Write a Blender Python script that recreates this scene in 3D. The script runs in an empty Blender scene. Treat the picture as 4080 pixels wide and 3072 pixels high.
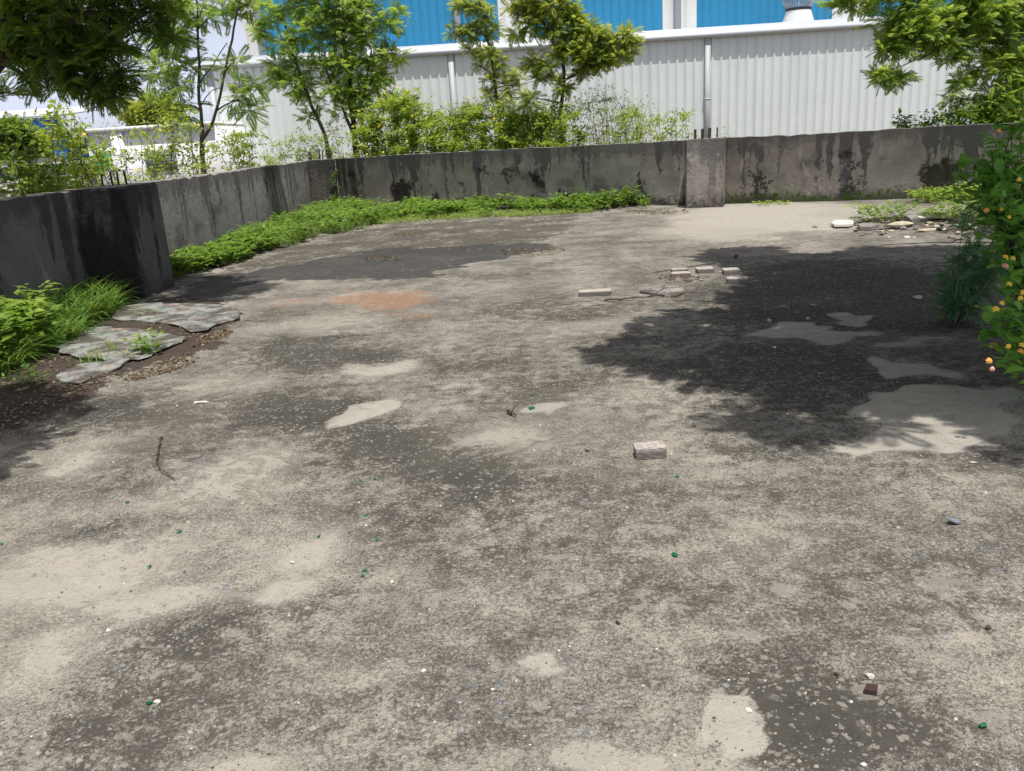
import bpy, bmesh, math, random
import numpy as np
from mathutils import Vector
random.seed(7); rng = np.random.default_rng(7)
S = bpy.context.scene; COL = S.collection
# ---------------------------------------------------------------- camera
CAMH, FPX = 1.48, 3300.0
ROLL = math.atan(.0637); PITCH = math.atan((1536-540)*math.cos(ROLL)/FPX)
Zc = np.array([-math.sin(ROLL)*math.cos(PITCH), math.cos(ROLL)*math.cos(PITCH), math.sin(PITCH)])
fw = np.array([0, 0, -1.]); Yc = fw-np.dot(fw, Zc)*Zc; Yc /= np.linalg.norm(Yc); Xc = np.cross(Yc, Zc)
RC = np.array([Xc, Yc, Zc])
cam = bpy.data.objects.new('camera', bpy.data.cameras.new('camera')); COL.objects.link(cam); S.camera = cam
from mathutils import Matrix
cam.matrix_world = Matrix.Translation((0, 0, CAMH)) @ Matrix([list(r) for r in RC]).to_4x4()
cam.data.sensor_width = 36; cam.data.sensor_fit = 'HORIZONTAL'; cam.data.lens = 36*FPX/4080
cam.data.clip_end = 2000; cam.data.clip_start = .05
# ---------------------------------------------------------------- light
SUN_EL, SUN_AZ = math.radians(72.5), math.radians(17)      # azimuth from -Y (behind the camera) towards +X
sd = np.array([math.cos(SUN_EL)*math.sin(SUN_AZ), -math.cos(SUN_EL)*math.cos(SUN_AZ), math.sin(SUN_EL)])
sun = bpy.data.objects.new('sun', bpy.data.lights.new('sun', 'SUN')); COL.objects.link(sun)
sun.data.energy = 4.3; sun.data.angle = math.radians(.53); sun.data.color = (1, .965, .91)
sun.rotation_euler = Vector(list(sd)).to_track_quat('Z', 'Y').to_euler()
W = bpy.data.worlds.new('World'); S.world = W; W.use_nodes = True
wn = W.node_tree; bg = wn.nodes['Background']
sky = wn.nodes.new('ShaderNodeTexSky'); sky.sky_type = 'NISHITA'; sky.sun_disc = False
sky.sun_elevation = SUN_EL; sky.sun_rotation = math.pi-SUN_AZ; sky.dust_density = 1.5; sky.air_density = 1.0
# thin bright cloud veil over the blue
tcw = wn.nodes.new('ShaderNodeTexCoord'); cn = wn.nodes.new('ShaderNodeTexNoise'); cn.inputs['Scale'].default_value = 3.5; cn.inputs['Detail'].default_value = 6
wn.links.new(tcw.outputs['Generated'], cn.inputs['Vector'])
mr = wn.nodes.new('ShaderNodeMapRange'); mr.inputs[1].default_value = .38; mr.inputs[2].default_value = .62; mr.inputs[3].default_value = .45; mr.inputs[4].default_value = .9
wn.links.new(cn.outputs[0], mr.inputs[0]); bw = wn.nodes.new('ShaderNodeRGBToBW'); wn.links.new(sky.outputs[0], bw.inputs[0])
tn = wn.nodes.new('ShaderNodeMix'); tn.data_type = 'RGBA'; tn.blend_type = 'MULTIPLY'; tn.inputs[0].default_value = 1; wn.links.new(bw.outputs[0], tn.inputs[6]); tn.inputs[7].default_value = (1.16, 1.10, 1.12, 1)
mx = wn.nodes.new('ShaderNodeMix'); mx.data_type = 'RGBA'; wn.links.new(mr.outputs[0], mx.inputs[0]); wn.links.new(sky.outputs[0], mx.inputs[6]); wn.links.new(tn.outputs[2], mx.inputs[7])
sx = wn.nodes.new('ShaderNodeSeparateXYZ'); wn.links.new(tcw.outputs['Generated'], sx.inputs[0])
hz = wn.nodes.new('ShaderNodeMapRange'); hz.inputs[1].default_value = .05; hz.inputs[2].default_value = .4; hz.inputs[3].default_value = 1; hz.inputs[4].default_value = 0; wn.links.new(sx.outputs[2], hz.inputs[0])
hm = wn.nodes.new('ShaderNodeMix'); hm.data_type = 'RGBA'; hm.blend_type = 'MULTIPLY'; wn.links.new(hz.outputs[0], hm.inputs[0]); wn.links.new(mx.outputs[2], hm.inputs[6]); hm.inputs[7].default_value = (1.05, 1.16, 1.38, 1)
wn.links.new(hm.outputs[2], bg.inputs[0]); bg.inputs[1].default_value = .13
S.view_settings.view_transform = 'Standard'; S.view_settings.look = 'None'
S.view_settings.exposure = 0.2; S.view_settings.gamma = 1
S.render.engine = 'CYCLES'
try:
    S.cycles.max_bounces = 8; S.cycles.transparent_max_bounces = 4
except Exception: pass

# ---------------------------------------------------------------- helpers
def P(x, y, z=0.):                       # photo point -> world point at height z
    d = RC @ np.array([x-2040, 1536-y, -FPX]); return np.array([0, 0, CAMH])+d*((z-CAMH)/d[2])
def PY(x, y, Y):                         # photo point -> world point at distance Y
    d = RC @ np.array([x-2040, 1536-y, -FPX]); return np.array([0, 0, CAMH])+d*(Y/d[1])
V = 4080/2212.
def PV(x, y, z=0.): return P(x*V, y*V, z)
def tag(o, label=None, cat=None, group=None, kind=None):
    if label: o['label'] = label
    if cat: o['category'] = cat
    if group: o['group'] = group
    if kind: o['kind'] = kind
    return o
def empty(name, loc, rz=0):
    o = bpy.data.objects.new(name, None); COL.objects.link(o); o.location = [float(v) for v in loc]; o.rotation_euler = (0, 0, rz)
    o.empty_display_size = .1; return o
def link(name, me, parent=None, loc=None):
    o = bpy.data.objects.new(name, me); COL.objects.link(o)
    if parent: o.parent = parent
    if loc is not None: o.location = [float(v) for v in loc]
    return o
class MB:
    def __init__(s): s.v = []; s.q = []; s.t = []; s.n = 0; s.tq = []; s.tt = []
    def add(s, v, f, tint=.5):
        v = np.asarray(v, float); f = np.asarray(f, int)
        tint = np.full(len(f), tint) if np.isscalar(tint) else tint
        if f.shape[1] == 4: s.q.append(f+s.n); s.tq.append(tint)
        else: s.t.append(f+s.n); s.tt.append(tint)
        s.v.append(v); s.n += len(v)
    def box(s, x0, y0, z0, x1, y1, z1):
        v = [(x, y, z) for z in (z0, z1) for y in (y0, y1) for x in (x0, x1)]
        s.add(v, [(0, 2, 3, 1), (4, 5, 7, 6), (0, 1, 5, 4), (2, 6, 7, 3), (0, 4, 6, 2), (1, 3, 7, 5)])
    def tube(s, pts, rad, n=6, cap=True):
        pts = np.asarray(pts, float); rad = np.broadcast_to(rad, (len(pts),)); vs = []
        up = np.array([.13, .21, 1.]); 
        for i, p in enumerate(pts):
            d = pts[min(i+1, len(pts)-1)]-pts[max(i-1, 0)]; d = d/(np.linalg.norm(d)+1e-9)
            a = np.cross(d, up if abs(d[2]) < .95 else np.array([1., .1, 0])); a /= np.linalg.norm(a)+1e-9; b = np.cross(d, a)
            for k in range(n):
                t = 2*math.pi*k/n; vs.append(p+rad[i]*(math.cos(t)*a+math.sin(t)*b))
        f = [(i*n+k, i*n+(k+1) % n, (i+1)*n+(k+1) % n, (i+1)*n+k) for i in range(len(pts)-1) for k in range(n)]
        s.add(vs, f)
        if cap:
            c = len(vs); e = np.vstack([vs[-n:], [pts[-1]]]); s.add(e, [(k, (k+1) % n, n) for k in range(n)])
            e = np.vstack([vs[:n], [pts[0]]]); s.add(e, [((k+1) % n, k, n) for k in range(n)])
    def inst(s, pv, pf, R, pos, sc, tint):
        N = len(pos); k = len(pv)
        v = np.einsum('nij,kj->nki', R, pv)*np.asarray(sc).reshape(-1, 1, 1)+pos[:, None, :]
        f = (np.asarray(pf)[None]+(np.arange(N)*k)[:, None, None]).reshape(-1, np.asarray(pf).shape[1])
        t = np.clip(np.repeat(tint, len(pf))+rng.normal(0, .06, N*len(pf)), 0, 1)
        s.add(v.reshape(-1, 3), f, t)
    def mesh(s, name, mats, smooth=False):
        me = bpy.data.meshes.new(name)
        if not s.v: return me
        v = np.concatenate(s.v); q = np.concatenate(s.q) if s.q else np.zeros((0, 4), int); t = np.concatenate(s.t) if s.t else np.zeros((0, 3), int)
        nq, ntr = len(q), len(t)
        me.vertices.add(len(v)); me.vertices.foreach_set('co', v.astype(np.float32).ravel())
        me.loops.add(nq*4+ntr*3); me.loops.foreach_set('vertex_index', np.concatenate([q.ravel(), t.ravel()]).astype(np.int32))
        me.polygons.add(nq+ntr)
        me.polygons.foreach_set('loop_start', np.concatenate([np.arange(nq)*4, nq*4+np.arange(ntr)*3]).astype(np.int32))
        me.update(calc_edges=True)
        a = me.attributes.new('tint', 'FLOAT', 'FACE')
        a.data.foreach_set('value', np.concatenate(s.tq+s.tt).astype(np.float32))
        if smooth: me.polygons.foreach_set('use_smooth', np.ones(nq+ntr, bool))
        for m in (mats if isinstance(mats, (list, tuple)) else [mats]): me.materials.append(m)
        me.validate(); return me
    def build(s, name, mat, parent=None, loc=None, smooth=False): return link(name, s.mesh(name, mat, smooth), parent, loc)

# ---- node helper
class NT:
    def __init__(s, name):
        s.m = bpy.data.materials.new(name); s.m.use_nodes = True; s.t = s.m.node_tree; s.t.nodes.clear()
        s.out = s.n('ShaderNodeOutputMaterial'); s.co = s.n('ShaderNodeTexCoord').outputs['Object']
    def n(s, k): return s.t.nodes.new(k)
    def l(s, a, b):
        if isinstance(a, (int, float)): b.default_value = a
        elif isinstance(a, (tuple, list)): b.default_value = (tuple(a)+(1,))[:len(b.default_value)]
        else: s.t.links.new(a, b)
    def mapp(s, sc, loc=(0, 0, 0), co=None):
        m = s.n('ShaderNodeMapping'); s.l(co or s.co, m.inputs[0]); m.inputs['Scale'].default_value = sc; m.inputs['Location'].default_value = loc; return m.outputs[0]
    def noise(s, sc, det=4, ro=.55, co=None, dist=0, col=False):
        m = s.n('ShaderNodeTexNoise'); s.l(co or s.co, m.inputs['Vector']); m.inputs['Scale'].default_value = sc
        m.inputs['Detail'].default_value = det; m.inputs['Roughness'].default_value = ro; m.inputs['Distortion'].default_value = dist
        return m.outputs[1 if col else 0]
    def vor(s, sc, feat='F1', out='Distance', co=None, rnd=1):
        m = s.n('ShaderNodeTexVoronoi'); m.feature = feat; s.l(co or s.co, m.inputs['Vector']); m.inputs['Scale'].default_value = sc
        m.inputs['Randomness'].default_value = rnd; return m.outputs[out]
    def ma(s, op, a, b=0., c=None, clamp=False):
        m = s.n('ShaderNodeMath'); m.operation = op; m.use_clamp = clamp; s.l(a, m.inputs[0]); s.l(b, m.inputs[1])
        if c is not None: s.l(c, m.inputs[2])
        return m.outputs[0]
    def st(s, v, k=2.2): return s.ma('MULTIPLY_ADD', v, k, .5-.5*k, clamp=True)
    def ss(s, v, a, b, lo=0., hi=1.):
        m = s.n('ShaderNodeMapRange'); m.interpolation_type = 'SMOOTHSTEP'; s.l(v, m.inputs[0])
        for i, q in enumerate((a, b, lo, hi)): s.l(q, m.inputs[1+i])
        return m.outputs[0]
    def mix(s, f, a, b, bt='MIX'):
        m = s.n('ShaderNodeMix'); m.data_type = 'RGBA'; m.blend_type = bt; s.l(f, m.inputs[0]); s.l(a, m.inputs[6]); s.l(b, m.inputs[7]); return m.outputs[2]
    def attr(s, name, out='Fac'):
        m = s.n('ShaderNodeAttribute'); m.attribute_name = name; return m.outputs[out]
    def sep(s, v, rgb=False):
        m = s.n('ShaderNodeSeparateColor' if rgb else 'ShaderNodeSeparateXYZ'); s.l(v, m.inputs[0]); return m.outputs
    def bump(s, h, st=.3, d=.01, nrm=None):
        m = s.n('ShaderNodeBump'); s.l(h, m.inputs['Height']); m.inputs['Strength'].default_value = st; m.inputs['Distance'].default_value = d
        if nrm: s.l(nrm, m.inputs['Normal'])
        return m.outputs[0]
    def fin(s, col, rough=.85, nrm=None, metal=0, spec=.3):
        b = s.n('ShaderNodeBsdfPrincipled'); s.l(col, b.inputs['Base Color']); s.l(rough, b.inputs['Roughness'])
        b.inputs['Metallic'].default_value = metal; b.inputs['Specular IOR Level'].default_value = spec
        if nrm: s.l(nrm, b.inputs['Normal'])
        s.t.links.new(b.outputs[0], s.out.inputs[0]); s.b = b; return s.m

# ---------------------------------------------------------------- materials
def leaf_mat(name, c0, c1, c2, trans=.4, rough=.45, spec=.35):
    t = NT(name); a = t.attr('tint')
    r = t.n('ShaderNodeValToRGB'); t.l(a, r.inputs[0]); e = r.color_ramp.elements
    e[0].color = c0+(1,); e[0].position = .15; e[1].color = c2+(1,); e[1].position = .9; x = e.new(.5); x.color = c1+(1,)
    b = t.n('ShaderNodeBsdfPrincipled'); t.l(r.outputs[0], b.inputs['Base Color']); b.inputs['Roughness'].default_value = rough
    b.inputs['Specular IOR Level'].default_value = spec
    tr = t.n('ShaderNodeBsdfTranslucent'); tc = t.mix(.5, r.outputs[0], (c2[0]*1.5, c2[1]*1.5, c2[2]*.7)); t.l(tc, tr.inputs[0])
    m = t.n('ShaderNodeMixShader'); m.inputs[0].default_value = trans; t.t.links.new(b.outputs[0], m.inputs[1]); t.t.links.new(tr.outputs[0], m.inputs[2])
    t.t.links.new(m.outputs[0], t.out.inputs[0]); return t.m
M = {}
M['neem'] = leaf_mat('neem_leaf', (0.073, 0.140, 0.043), (0.201, 0.329, 0.073), (0.464, 0.573, 0.122), .55)
M['neem_dark'] = leaf_mat('neem_leaf_dark', (0.034, 0.075, 0.023), (0.098, 0.184, 0.040), (0.310, 0.425, 0.063), .5)
M['neem_bright'] = leaf_mat('neem_leaf_young', (0.092, 0.161, 0.040), (0.241, 0.345, 0.069), (0.506, 0.529, 0.115), .55)
M['lantana'] = leaf_mat('lantana_leaf', (0.090, 0.174, 0.034), (0.235, 0.358, 0.056), (0.493, 0.571, 0.112), .52)
M['lantana_near'] = leaf_mat('lantana_leaf_near', (0.066, 0.180, 0.042), (0.156, 0.360, 0.066), (0.312, 0.528, 0.108), .52)
M['feather'] = leaf_mat('feathery_leaf', (0.072, 0.180, 0.096), (0.120, 0.264, 0.132), (0.216, 0.384, 0.168), .5)
M['weed'] = leaf_mat('weed_leaf', (0.038, 0.092, 0.019), (0.108, 0.221, 0.038), (0.324, 0.443, 0.086), .42)
M['grass'] = leaf_mat('grass_blade', (.04, .10, .025), (.12, .24, .045), (.33, .43, .10), .42)
M['dry'] = leaf_mat('dry_leaf', (.05, .035, .022), (.13, .085, .055), (.32, .25, .17), .2, .8)
def bark():
    t = NT('bark'); c = t.mapp((1, 1, .25)); n = t.noise(40, 5, .6, c)
    return t.fin(t.mix(n, (.035, .026, .02), (.13, .095, .075)), .9, t.bump(n, .5, .01))
M['bark'] = bark()
def flat(name, col, rough=.5, var=.12, sc=6, metal=0, spec=.4, bump=0):
    t = NT(name); n = t.noise(sc, 5, .6)
    lo = tuple(c*(1-var) for c in col); hi = tuple(min(1, c*(1+var)) for c in col)
    return t.fin(t.mix(n, lo, hi), rough, t.bump(t.noise(sc*6, 4, .6), bump, .01) if bump else None, metal, spec)

def ground_mat():
    t = NT('weathered_concrete')
    A = t.sep(t.attr('stainShadeA', 'Color'), True); B = t.sep(t.attr('stainB', 'Color'), True)
    dark, pale, orange = A[0], A[1], A[2]; wet, soil, algae = B[0], B[1], B[2]
    warp = t.n('ShaderNodeVectorMath'); warp.operation = 'MULTIPLY_ADD'
    t.l(t.noise(5, 3, .5, col=True), warp.inputs[0]); warp.inputs[1].default_value = (.12, .12, 0); t.l(t.co, warp.inputs[2]); wc = warp.outputs[0]
    nf = t.st(t.noise(70, 4, .7), 2.4); nm = t.st(t.noise(11, 6, .68, wc), 2.4); nb = t.st(t.noise(1.7, 6, .64, wc), 2.2); nbb = t.st(t.noise(.5, 4, .55), 2)
    nt_ = t.st(t.noise(210, 3, .6), 2); pit = t.ss(t.vor(80, 'DISTANCE_TO_EDGE', co=wc), .22, .0)
    def edge(att, w=.1, hi=.5):     # noisy edge for a stain mask
        q = t.ma('MULTIPLY', t.ma('SUBTRACT', nm, .5), .55); q = t.ma('MULTIPLY_ADD', t.ma('SUBTRACT', nf, .5), .3, q); q = t.ma('MULTIPLY_ADD', t.ma('SUBTRACT', nb, .5), .45, q)
        q = t.ma('MULTIPLY_ADD', q, t.ma('MULTIPLY', t.ss(att, .02, .22), 1.45), att); return t.ss(q, hi-w, hi+w)
    pe = edge(pale, .13)
    s_ = t.ma('MULTIPLY', nf, .40); s_ = t.ma('MULTIPLY_ADD', nm, .28, s_); s_ = t.ma('MULTIPLY_ADD', nb, .32, s_); s_ = t.ma('MULTIPLY_ADD', nbb, .12, s_)
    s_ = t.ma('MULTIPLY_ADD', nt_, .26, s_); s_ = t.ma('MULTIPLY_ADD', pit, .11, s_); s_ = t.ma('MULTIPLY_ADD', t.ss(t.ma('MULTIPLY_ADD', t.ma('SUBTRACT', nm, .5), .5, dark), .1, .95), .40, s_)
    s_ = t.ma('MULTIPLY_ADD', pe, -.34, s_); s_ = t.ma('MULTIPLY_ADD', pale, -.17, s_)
    f = t.ss(s_, .48, .99)
    light = t.mix(nb, (.365, .335, .283), (.305, .28, .235)); drk = t.mix(nm, (.045, .041, .034), (.085, .077, .063))
    col = t.mix(f, light, drk)
    # aggregate grains
    vc = t.sep(t.vor(62, out='Color', co=wc), True); vd = t.vor(62, co=wc)
    g1 = t.ma('MULTIPLY', t.ss(vc[0], .80, .84), t.ss(vd, .5, .36)); g1 = t.ma('MULTIPLY', g1, t.ss(pe, .9, .2))
    gc = t.mix(vc[1], (.36, .33, .28), (.27, .25, .215)); col = t.mix(t.ma('MULTIPLY', g1, .55), col, gc)
    v3 = t.sep(t.vor(34, out='Color', co=wc), True); v3d = t.ma('MULTIPLY_ADD', nf, .25, t.vor(34, co=wc)); g3 = t.ma('MULTIPLY', t.ss(v3[1], .72, .76), t.ss(v3d, .5, .38)); g3 = t.ma('MULTIPLY', g3, t.ss(pe, .9, .2)); col = t.mix(t.ma('MULTIPLY', g3, .6), col, (.34, .315, .265))
    vs = t.sep(t.vor(27, out='Color', co=wc), True); vsd = t.vor(27, co=wc); reg = t.ss(t.noise(.9, 3, .6), .48, .62)
    g2 = t.ma('MULTIPLY', t.ma('MULTIPLY', t.ss(vs[2], .82, .86), t.ss(vsd, .42, .3)), reg)
    col = t.mix(t.ma('MULTIPLY', g2, .8), col, t.mix(vs[0], (.15, .16, .175), (.21, .205, .20)))
    # fine cracks
    ck = t.vor(16, 'DISTANCE_TO_EDGE', co=wc); ckm = t.ma('MULTIPLY', t.ss(ck, .035, .0), t.ss(nb, .35, .7)); ckm = t.ma('MULTIPLY', ckm, t.ss(pe, .8, .2))
    col = t.mix(t.ma('MULTIPLY', ckm, .55), col, (.07, .062, .05))
    # long wandering cracks and silt-filled hollows
    lc = t.vor(.55, 'DISTANCE_TO_EDGE', co=t.mapp((1, 1, 1), (3.3, 1.7, 0), wc)); lcm = t.ma('MULTIPLY', t.ss(t.ma('MULTIPLY_ADD', nm, .010, lc), .012, .004), t.ss(nbb, .45, .6)); col = t.mix(t.ma('MULTIPLY', lcm, .4), col, (.04, .035, .03))
    sil = t.ma('MULTIPLY', t.ss(t.st(t.noise(6, 5, .7, t.mapp((1, 1, 1), (7, 2, 0), wc)), 2.2), .68, .78), .6); col = t.mix(t.ma('MULTIPLY', sil, t.ss(dark, .9, .2)), col, (.33, .305, .26))
    # pale cement skin
    col = t.mix(t.ma('MULTIPLY', pe, .72), col, t.mix(nm, (.41, .385, .335), (.32, .295, .25))); col = t.mix(t.ma('MULTIPLY', t.ma('MULTIPLY', pe, t.ss(t.ma('MULTIPLY_ADD', nm, .5, t.ma('MULTIPLY', nf, .6)), .72, .86)), .8), col, (.13, .12, .10))
    # green-ish tinge & warm drift
    col = t.mix(t.ma('MULTIPLY', t.ss(t.noise(.8, 2, .5, t.mapp((1, 1, 1), (9, 4, 0))), .5, .72), .25), col, (.20, .185, .15))
    col = t.mix(t.ma('MULTIPLY', edge(orange, .22, .62), .58), col, t.mix(nm, (.40, .21, .115), (.30, .175, .105)))
    al = edge(algae, .14, .6); col = t.mix(t.ma('MULTIPLY', al, .85), col, t.mix(nm, (.062, .058, .045), (.105, .092, .072)))
    we = edge(wet, .08, .62); wh = t.ss(t.ma('MULTIPLY_ADD', nm, .6, t.ma('MULTIPLY', nb, .5)), .80, .50); col = t.mix(t.ma('MULTIPLY', we, t.ma('MULTIPLY_ADD', wh, .50, .42)), col, t.mix(nf, (.034, .034, .035), (.060, .057, .054)))
    so = edge(soil, .12, .6); col = t.mix(so, col, t.mix(t.noise(30, 5, .7), (.028, .022, .018), (.11, .086, .07)))
    h = t.ma('MULTIPLY_ADD', t.ma('SUBTRACT', 1.0, f), 1.0, t.ma('MULTIPLY', nf, .8)); h = t.ma('MULTIPLY_ADD', g1, .5, h)
    h = t.ma('MULTIPLY_ADD', pe, -.2, h)
    nr = t.bump(h, .75, .007); nr = t.bump(nb, .3, .03, nr)
    return t.fin(col, t.ma('MULTIPLY_ADD', we, -.25, .92), nr, spec=.2)
M['ground'] = ground_mat()
def wall_mat(name, dark=1., moss=0., warm=0., drip=1., mould=1., dark_near=False):
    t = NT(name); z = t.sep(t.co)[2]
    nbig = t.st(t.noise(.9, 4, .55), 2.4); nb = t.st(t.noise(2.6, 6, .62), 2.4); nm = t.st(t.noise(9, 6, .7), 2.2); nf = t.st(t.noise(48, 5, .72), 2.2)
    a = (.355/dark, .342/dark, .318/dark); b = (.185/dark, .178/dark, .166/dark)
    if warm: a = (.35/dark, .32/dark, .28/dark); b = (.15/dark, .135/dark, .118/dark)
    base = t.mix(t.ma('MULTIPLY_ADD', nb, .6, t.ma('MULTIPLY', nbig, .4)), a, b)
    base = t.mix(t.ma('MULTIPLY', t.ss(nf, .45, .9), .35), base, (.10, .09, .08))
    # run-off stains: irregular vertical tongues, some down to the foot
    dst = t.n('ShaderNodeVectorMath'); dst.operation = 'MULTIPLY_ADD'; t.l(t.noise(4, 4, .6, col=True), dst.inputs[0]); dst.inputs[1].default_value = (.22, .22, .1); t.l(t.co, dst.inputs[2])
    s1 = t.st(t.noise(1, 3, .6, t.mapp((5.5, 5.5, .30), co=dst.outputs[0])), 2.2); s2 = t.st(t.noise(1, 2, .5, t.mapp((1.1, 1.1, .1), (3, 1, 0))), 2.2)
    d = t.ma('MULTIPLY_ADD', s2, .45, t.ma('MULTIPLY', s1, .75)); d = t.ma('MULTIPLY_ADD', z, .26, d); d = t.ma('MULTIPLY_ADD', nf, .07, d)
    dm = t.ma('MULTIPLY', t.ss(d, .90, 1.0), .85*drip); base = t.mix(dm, base, (.062/dark, .060/dark, .064/dark))
    cl = t.ss(t.ma('MULTIPLY_ADD', nb, .5, t.ma('MULTIPLY', nbig, .5)), .6, .85); base = t.mix(t.ma('MULTIPLY', cl, .5), base, (.075/dark, .068/dark, .06/dark))
    pl = t.ss(t.noise(1, 6, .65, t.mapp((4, 4, 2), (8, 2, 5), dst.outputs[0])), .60, .68); base = t.mix(t.ma('MULTIPLY', pl, .55), base, (.40/dark, .385/dark, .355/dark))
    tb = t.ss(t.ma('MULTIPLY_ADD', t.ma('SUBTRACT', nm, .5), .34, t.ma('MULTIPLY_ADD', t.ma('SUBTRACT', s1, .5), .3, z)), .90, 1.04); base = t.mix(t.ma('MULTIPLY', tb, .62), base, (.11/dark, .105/dark, .10/dark))
    # black mould in clusters
    k = t.ma('MULTIPLY_ADD', t.st(t.noise(1.3, 4, .6, t.mapp((1, 1, 1), (5, 3, 9))), 2.4), .8, t.ma('MULTIPLY', nm, .35)); k = t.ma('MULTIPLY_ADD', z, -.22, k); k = t.ma('MULTIPLY_ADD', nf, .30, k)
    base = t.mix(t.ma('MULTIPLY', t.ss(k, .74, .88), .9*mould), base, (.028, .024, .018))
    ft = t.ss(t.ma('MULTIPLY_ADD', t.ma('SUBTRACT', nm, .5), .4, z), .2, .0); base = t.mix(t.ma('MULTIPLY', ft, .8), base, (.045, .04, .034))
    if moss:
        mo = t.ma('MULTIPLY', t.ss(t.ma('MULTIPLY_ADD', t.ma('SUBTRACT', nb, .5), .35, z), .24, .08), t.ss(nm, .35, .7)); base = t.mix(mo, base, (.05, .095, .012))
    if dark_near:
        yy = t.sep(t.co)[1]; so = t.ss(t.ma('MULTIPLY_ADD', nm, .10, yy), -.28, -.40); base = t.mix(t.ma('MULTIPLY', so, .85), base, (.018, .017, .018))  # mixes to near black towards the local -y face
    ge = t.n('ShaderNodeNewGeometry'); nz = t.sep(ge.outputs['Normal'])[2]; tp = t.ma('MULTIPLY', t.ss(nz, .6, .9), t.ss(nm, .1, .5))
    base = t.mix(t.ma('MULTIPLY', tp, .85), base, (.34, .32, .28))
    return t.fin(base, .93, t.bump(t.ma('MULTIPLY_ADD', nf, .5, nm), .8, .018), spec=.15)
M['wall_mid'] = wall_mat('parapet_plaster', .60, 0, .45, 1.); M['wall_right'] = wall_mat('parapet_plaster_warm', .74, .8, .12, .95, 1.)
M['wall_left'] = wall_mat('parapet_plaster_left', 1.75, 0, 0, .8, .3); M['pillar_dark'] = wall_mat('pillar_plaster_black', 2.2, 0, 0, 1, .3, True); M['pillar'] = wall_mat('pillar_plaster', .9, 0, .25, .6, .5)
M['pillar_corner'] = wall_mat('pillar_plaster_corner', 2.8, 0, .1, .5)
M['wall_near'] = wall_mat('parapet_plaster_stain_shade', 2.0, 0, 0, .8, .3)  # darker plaster: tree shade put into the colour, along with black staining
M['rust'] = flat('rusted_steel', (.05, .032, .026), .8, .4, 30)
def sheet(name, col, k=1.):
    t = NT(name); x, y, z = t.sep(t.co)[:3]; n = t.noise(1.2, 4, .5); r = t.st(t.noise(1, 4, .6, t.mapp((3.2, 1, .16))), 2); r2 = t.st(t.noise(1, 5, .65, t.mapp((9, 1, .5), (4, 0, 2))), 2)
    c = t.mix(n, tuple(q*.94 for q in col), tuple(min(1, q*1.05) for q in col)); c = t.mix(t.ma('MULTIPLY', t.ss(r, .5, 1), .22*k), c, tuple(q*.6 for q in col)); c = t.mix(t.ma('MULTIPLY', t.ss(r2, .72, 1), .25*k), c, (.42, .40, .36))
    wv = t.n('ShaderNodeMath'); wv.operation = 'FRACT'; t.l(t.ma('MULTIPLY', x, 1/1.16), wv.inputs[0]); lap = t.ss(t.ma('ABSOLUTE', t.ma('SUBTRACT', wv.outputs[0], .5)), .012, .004); c = t.mix(t.ma('MULTIPLY', lap, .35), c, tuple(q*.5 for q in col))
    sc = t.vor(1.15, co=t.mapp((1, .01, 1), (.3, 0, .1))); c = t.mix(t.ma('MULTIPLY', t.ss(sc, .03, .015), .5), c, (.3, .29, .28))
    return t.fin(c, .45, t.bump(t.noise(1.5, 3, .5), .25, .05), spec=.35)
M['sheet_white'] = sheet('painted_sheet_offwhite', (.68, .725, .71)); M['sheet_pale'] = sheet('painted_sheet_white', (.72, .715, .69)); M['sheet_blue'] = sheet('painted_sheet_blue', (.03, .245, .45), .6)
M['gutter'] = flat('gutter_paint', (.44, .475, .50), .45, .05, 2); M['pipe'] = flat('downpipe_paint', (.42, .44, .44), .5, .06, 3)
M['galv'] = flat('galvanised', (.55, .55, .56), .35, .1, 8, .6)
M['bldg_white'] = flat('white_plaster', (.78, .77, .80), .8, .06, 3)
M['slabgrey'] = flat('grey_coping', (.36, .35, .34), .9, .25, 5)
M['darkslab'] = flat('dark_coping', (.09, .085, .08), .9, .3, 5)
M['blue_shed'] = flat('deep_blue_sheet', (.03, .18, .70), .5, .08, 2)
M['roof_white'] = flat('white_roof_sheet', (.62, .64, .67), .5, .03, 2)
M['green_net'] = flat('green_shade_net', (.02, .50, .27), .8, .25, 9)
M['earth'] = flat('earth', (.16, .13, .09), .95, .4, 1.2, bump=.4)
M['glass_green'] = flat('green_glass', (.006, .12, .06), .4, .3, 60, spec=.4)
M['stone_white'] = flat('white_stone', (.62, .58, .52), .8, .2, 60, bump=.5)
M['stone_cream'] = flat('cream_stone', (.48, .42, .30), .85, .2, 25, bump=.5)
M['stone_dark'] = flat('dark_stone', (.05, .045, .04), .8, .4, 60, bump=.5)
M['stone_grey'] = flat('grey_stone', (.24, .225, .20), .9, .35, 25, bump=.6)
M['stone_blue'] = flat('bluish_shard', (.20, .225, .26), .5, .2, 40)
M['brick_red'] = flat('red_brick_chunk', (.15, .05, .03), .9, .3, 40, bump=.5)
M['tile_brown'] = flat('brown_tile', (.06, .035, .035), .35, .3, 40)
M['carton'] = flat('yellow_carton', (.62, .50, .12), .6, .2, 90); M['carton_white'] = flat('white_carton_end', (.7, .7, .68), .6, .1, 60)
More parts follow.
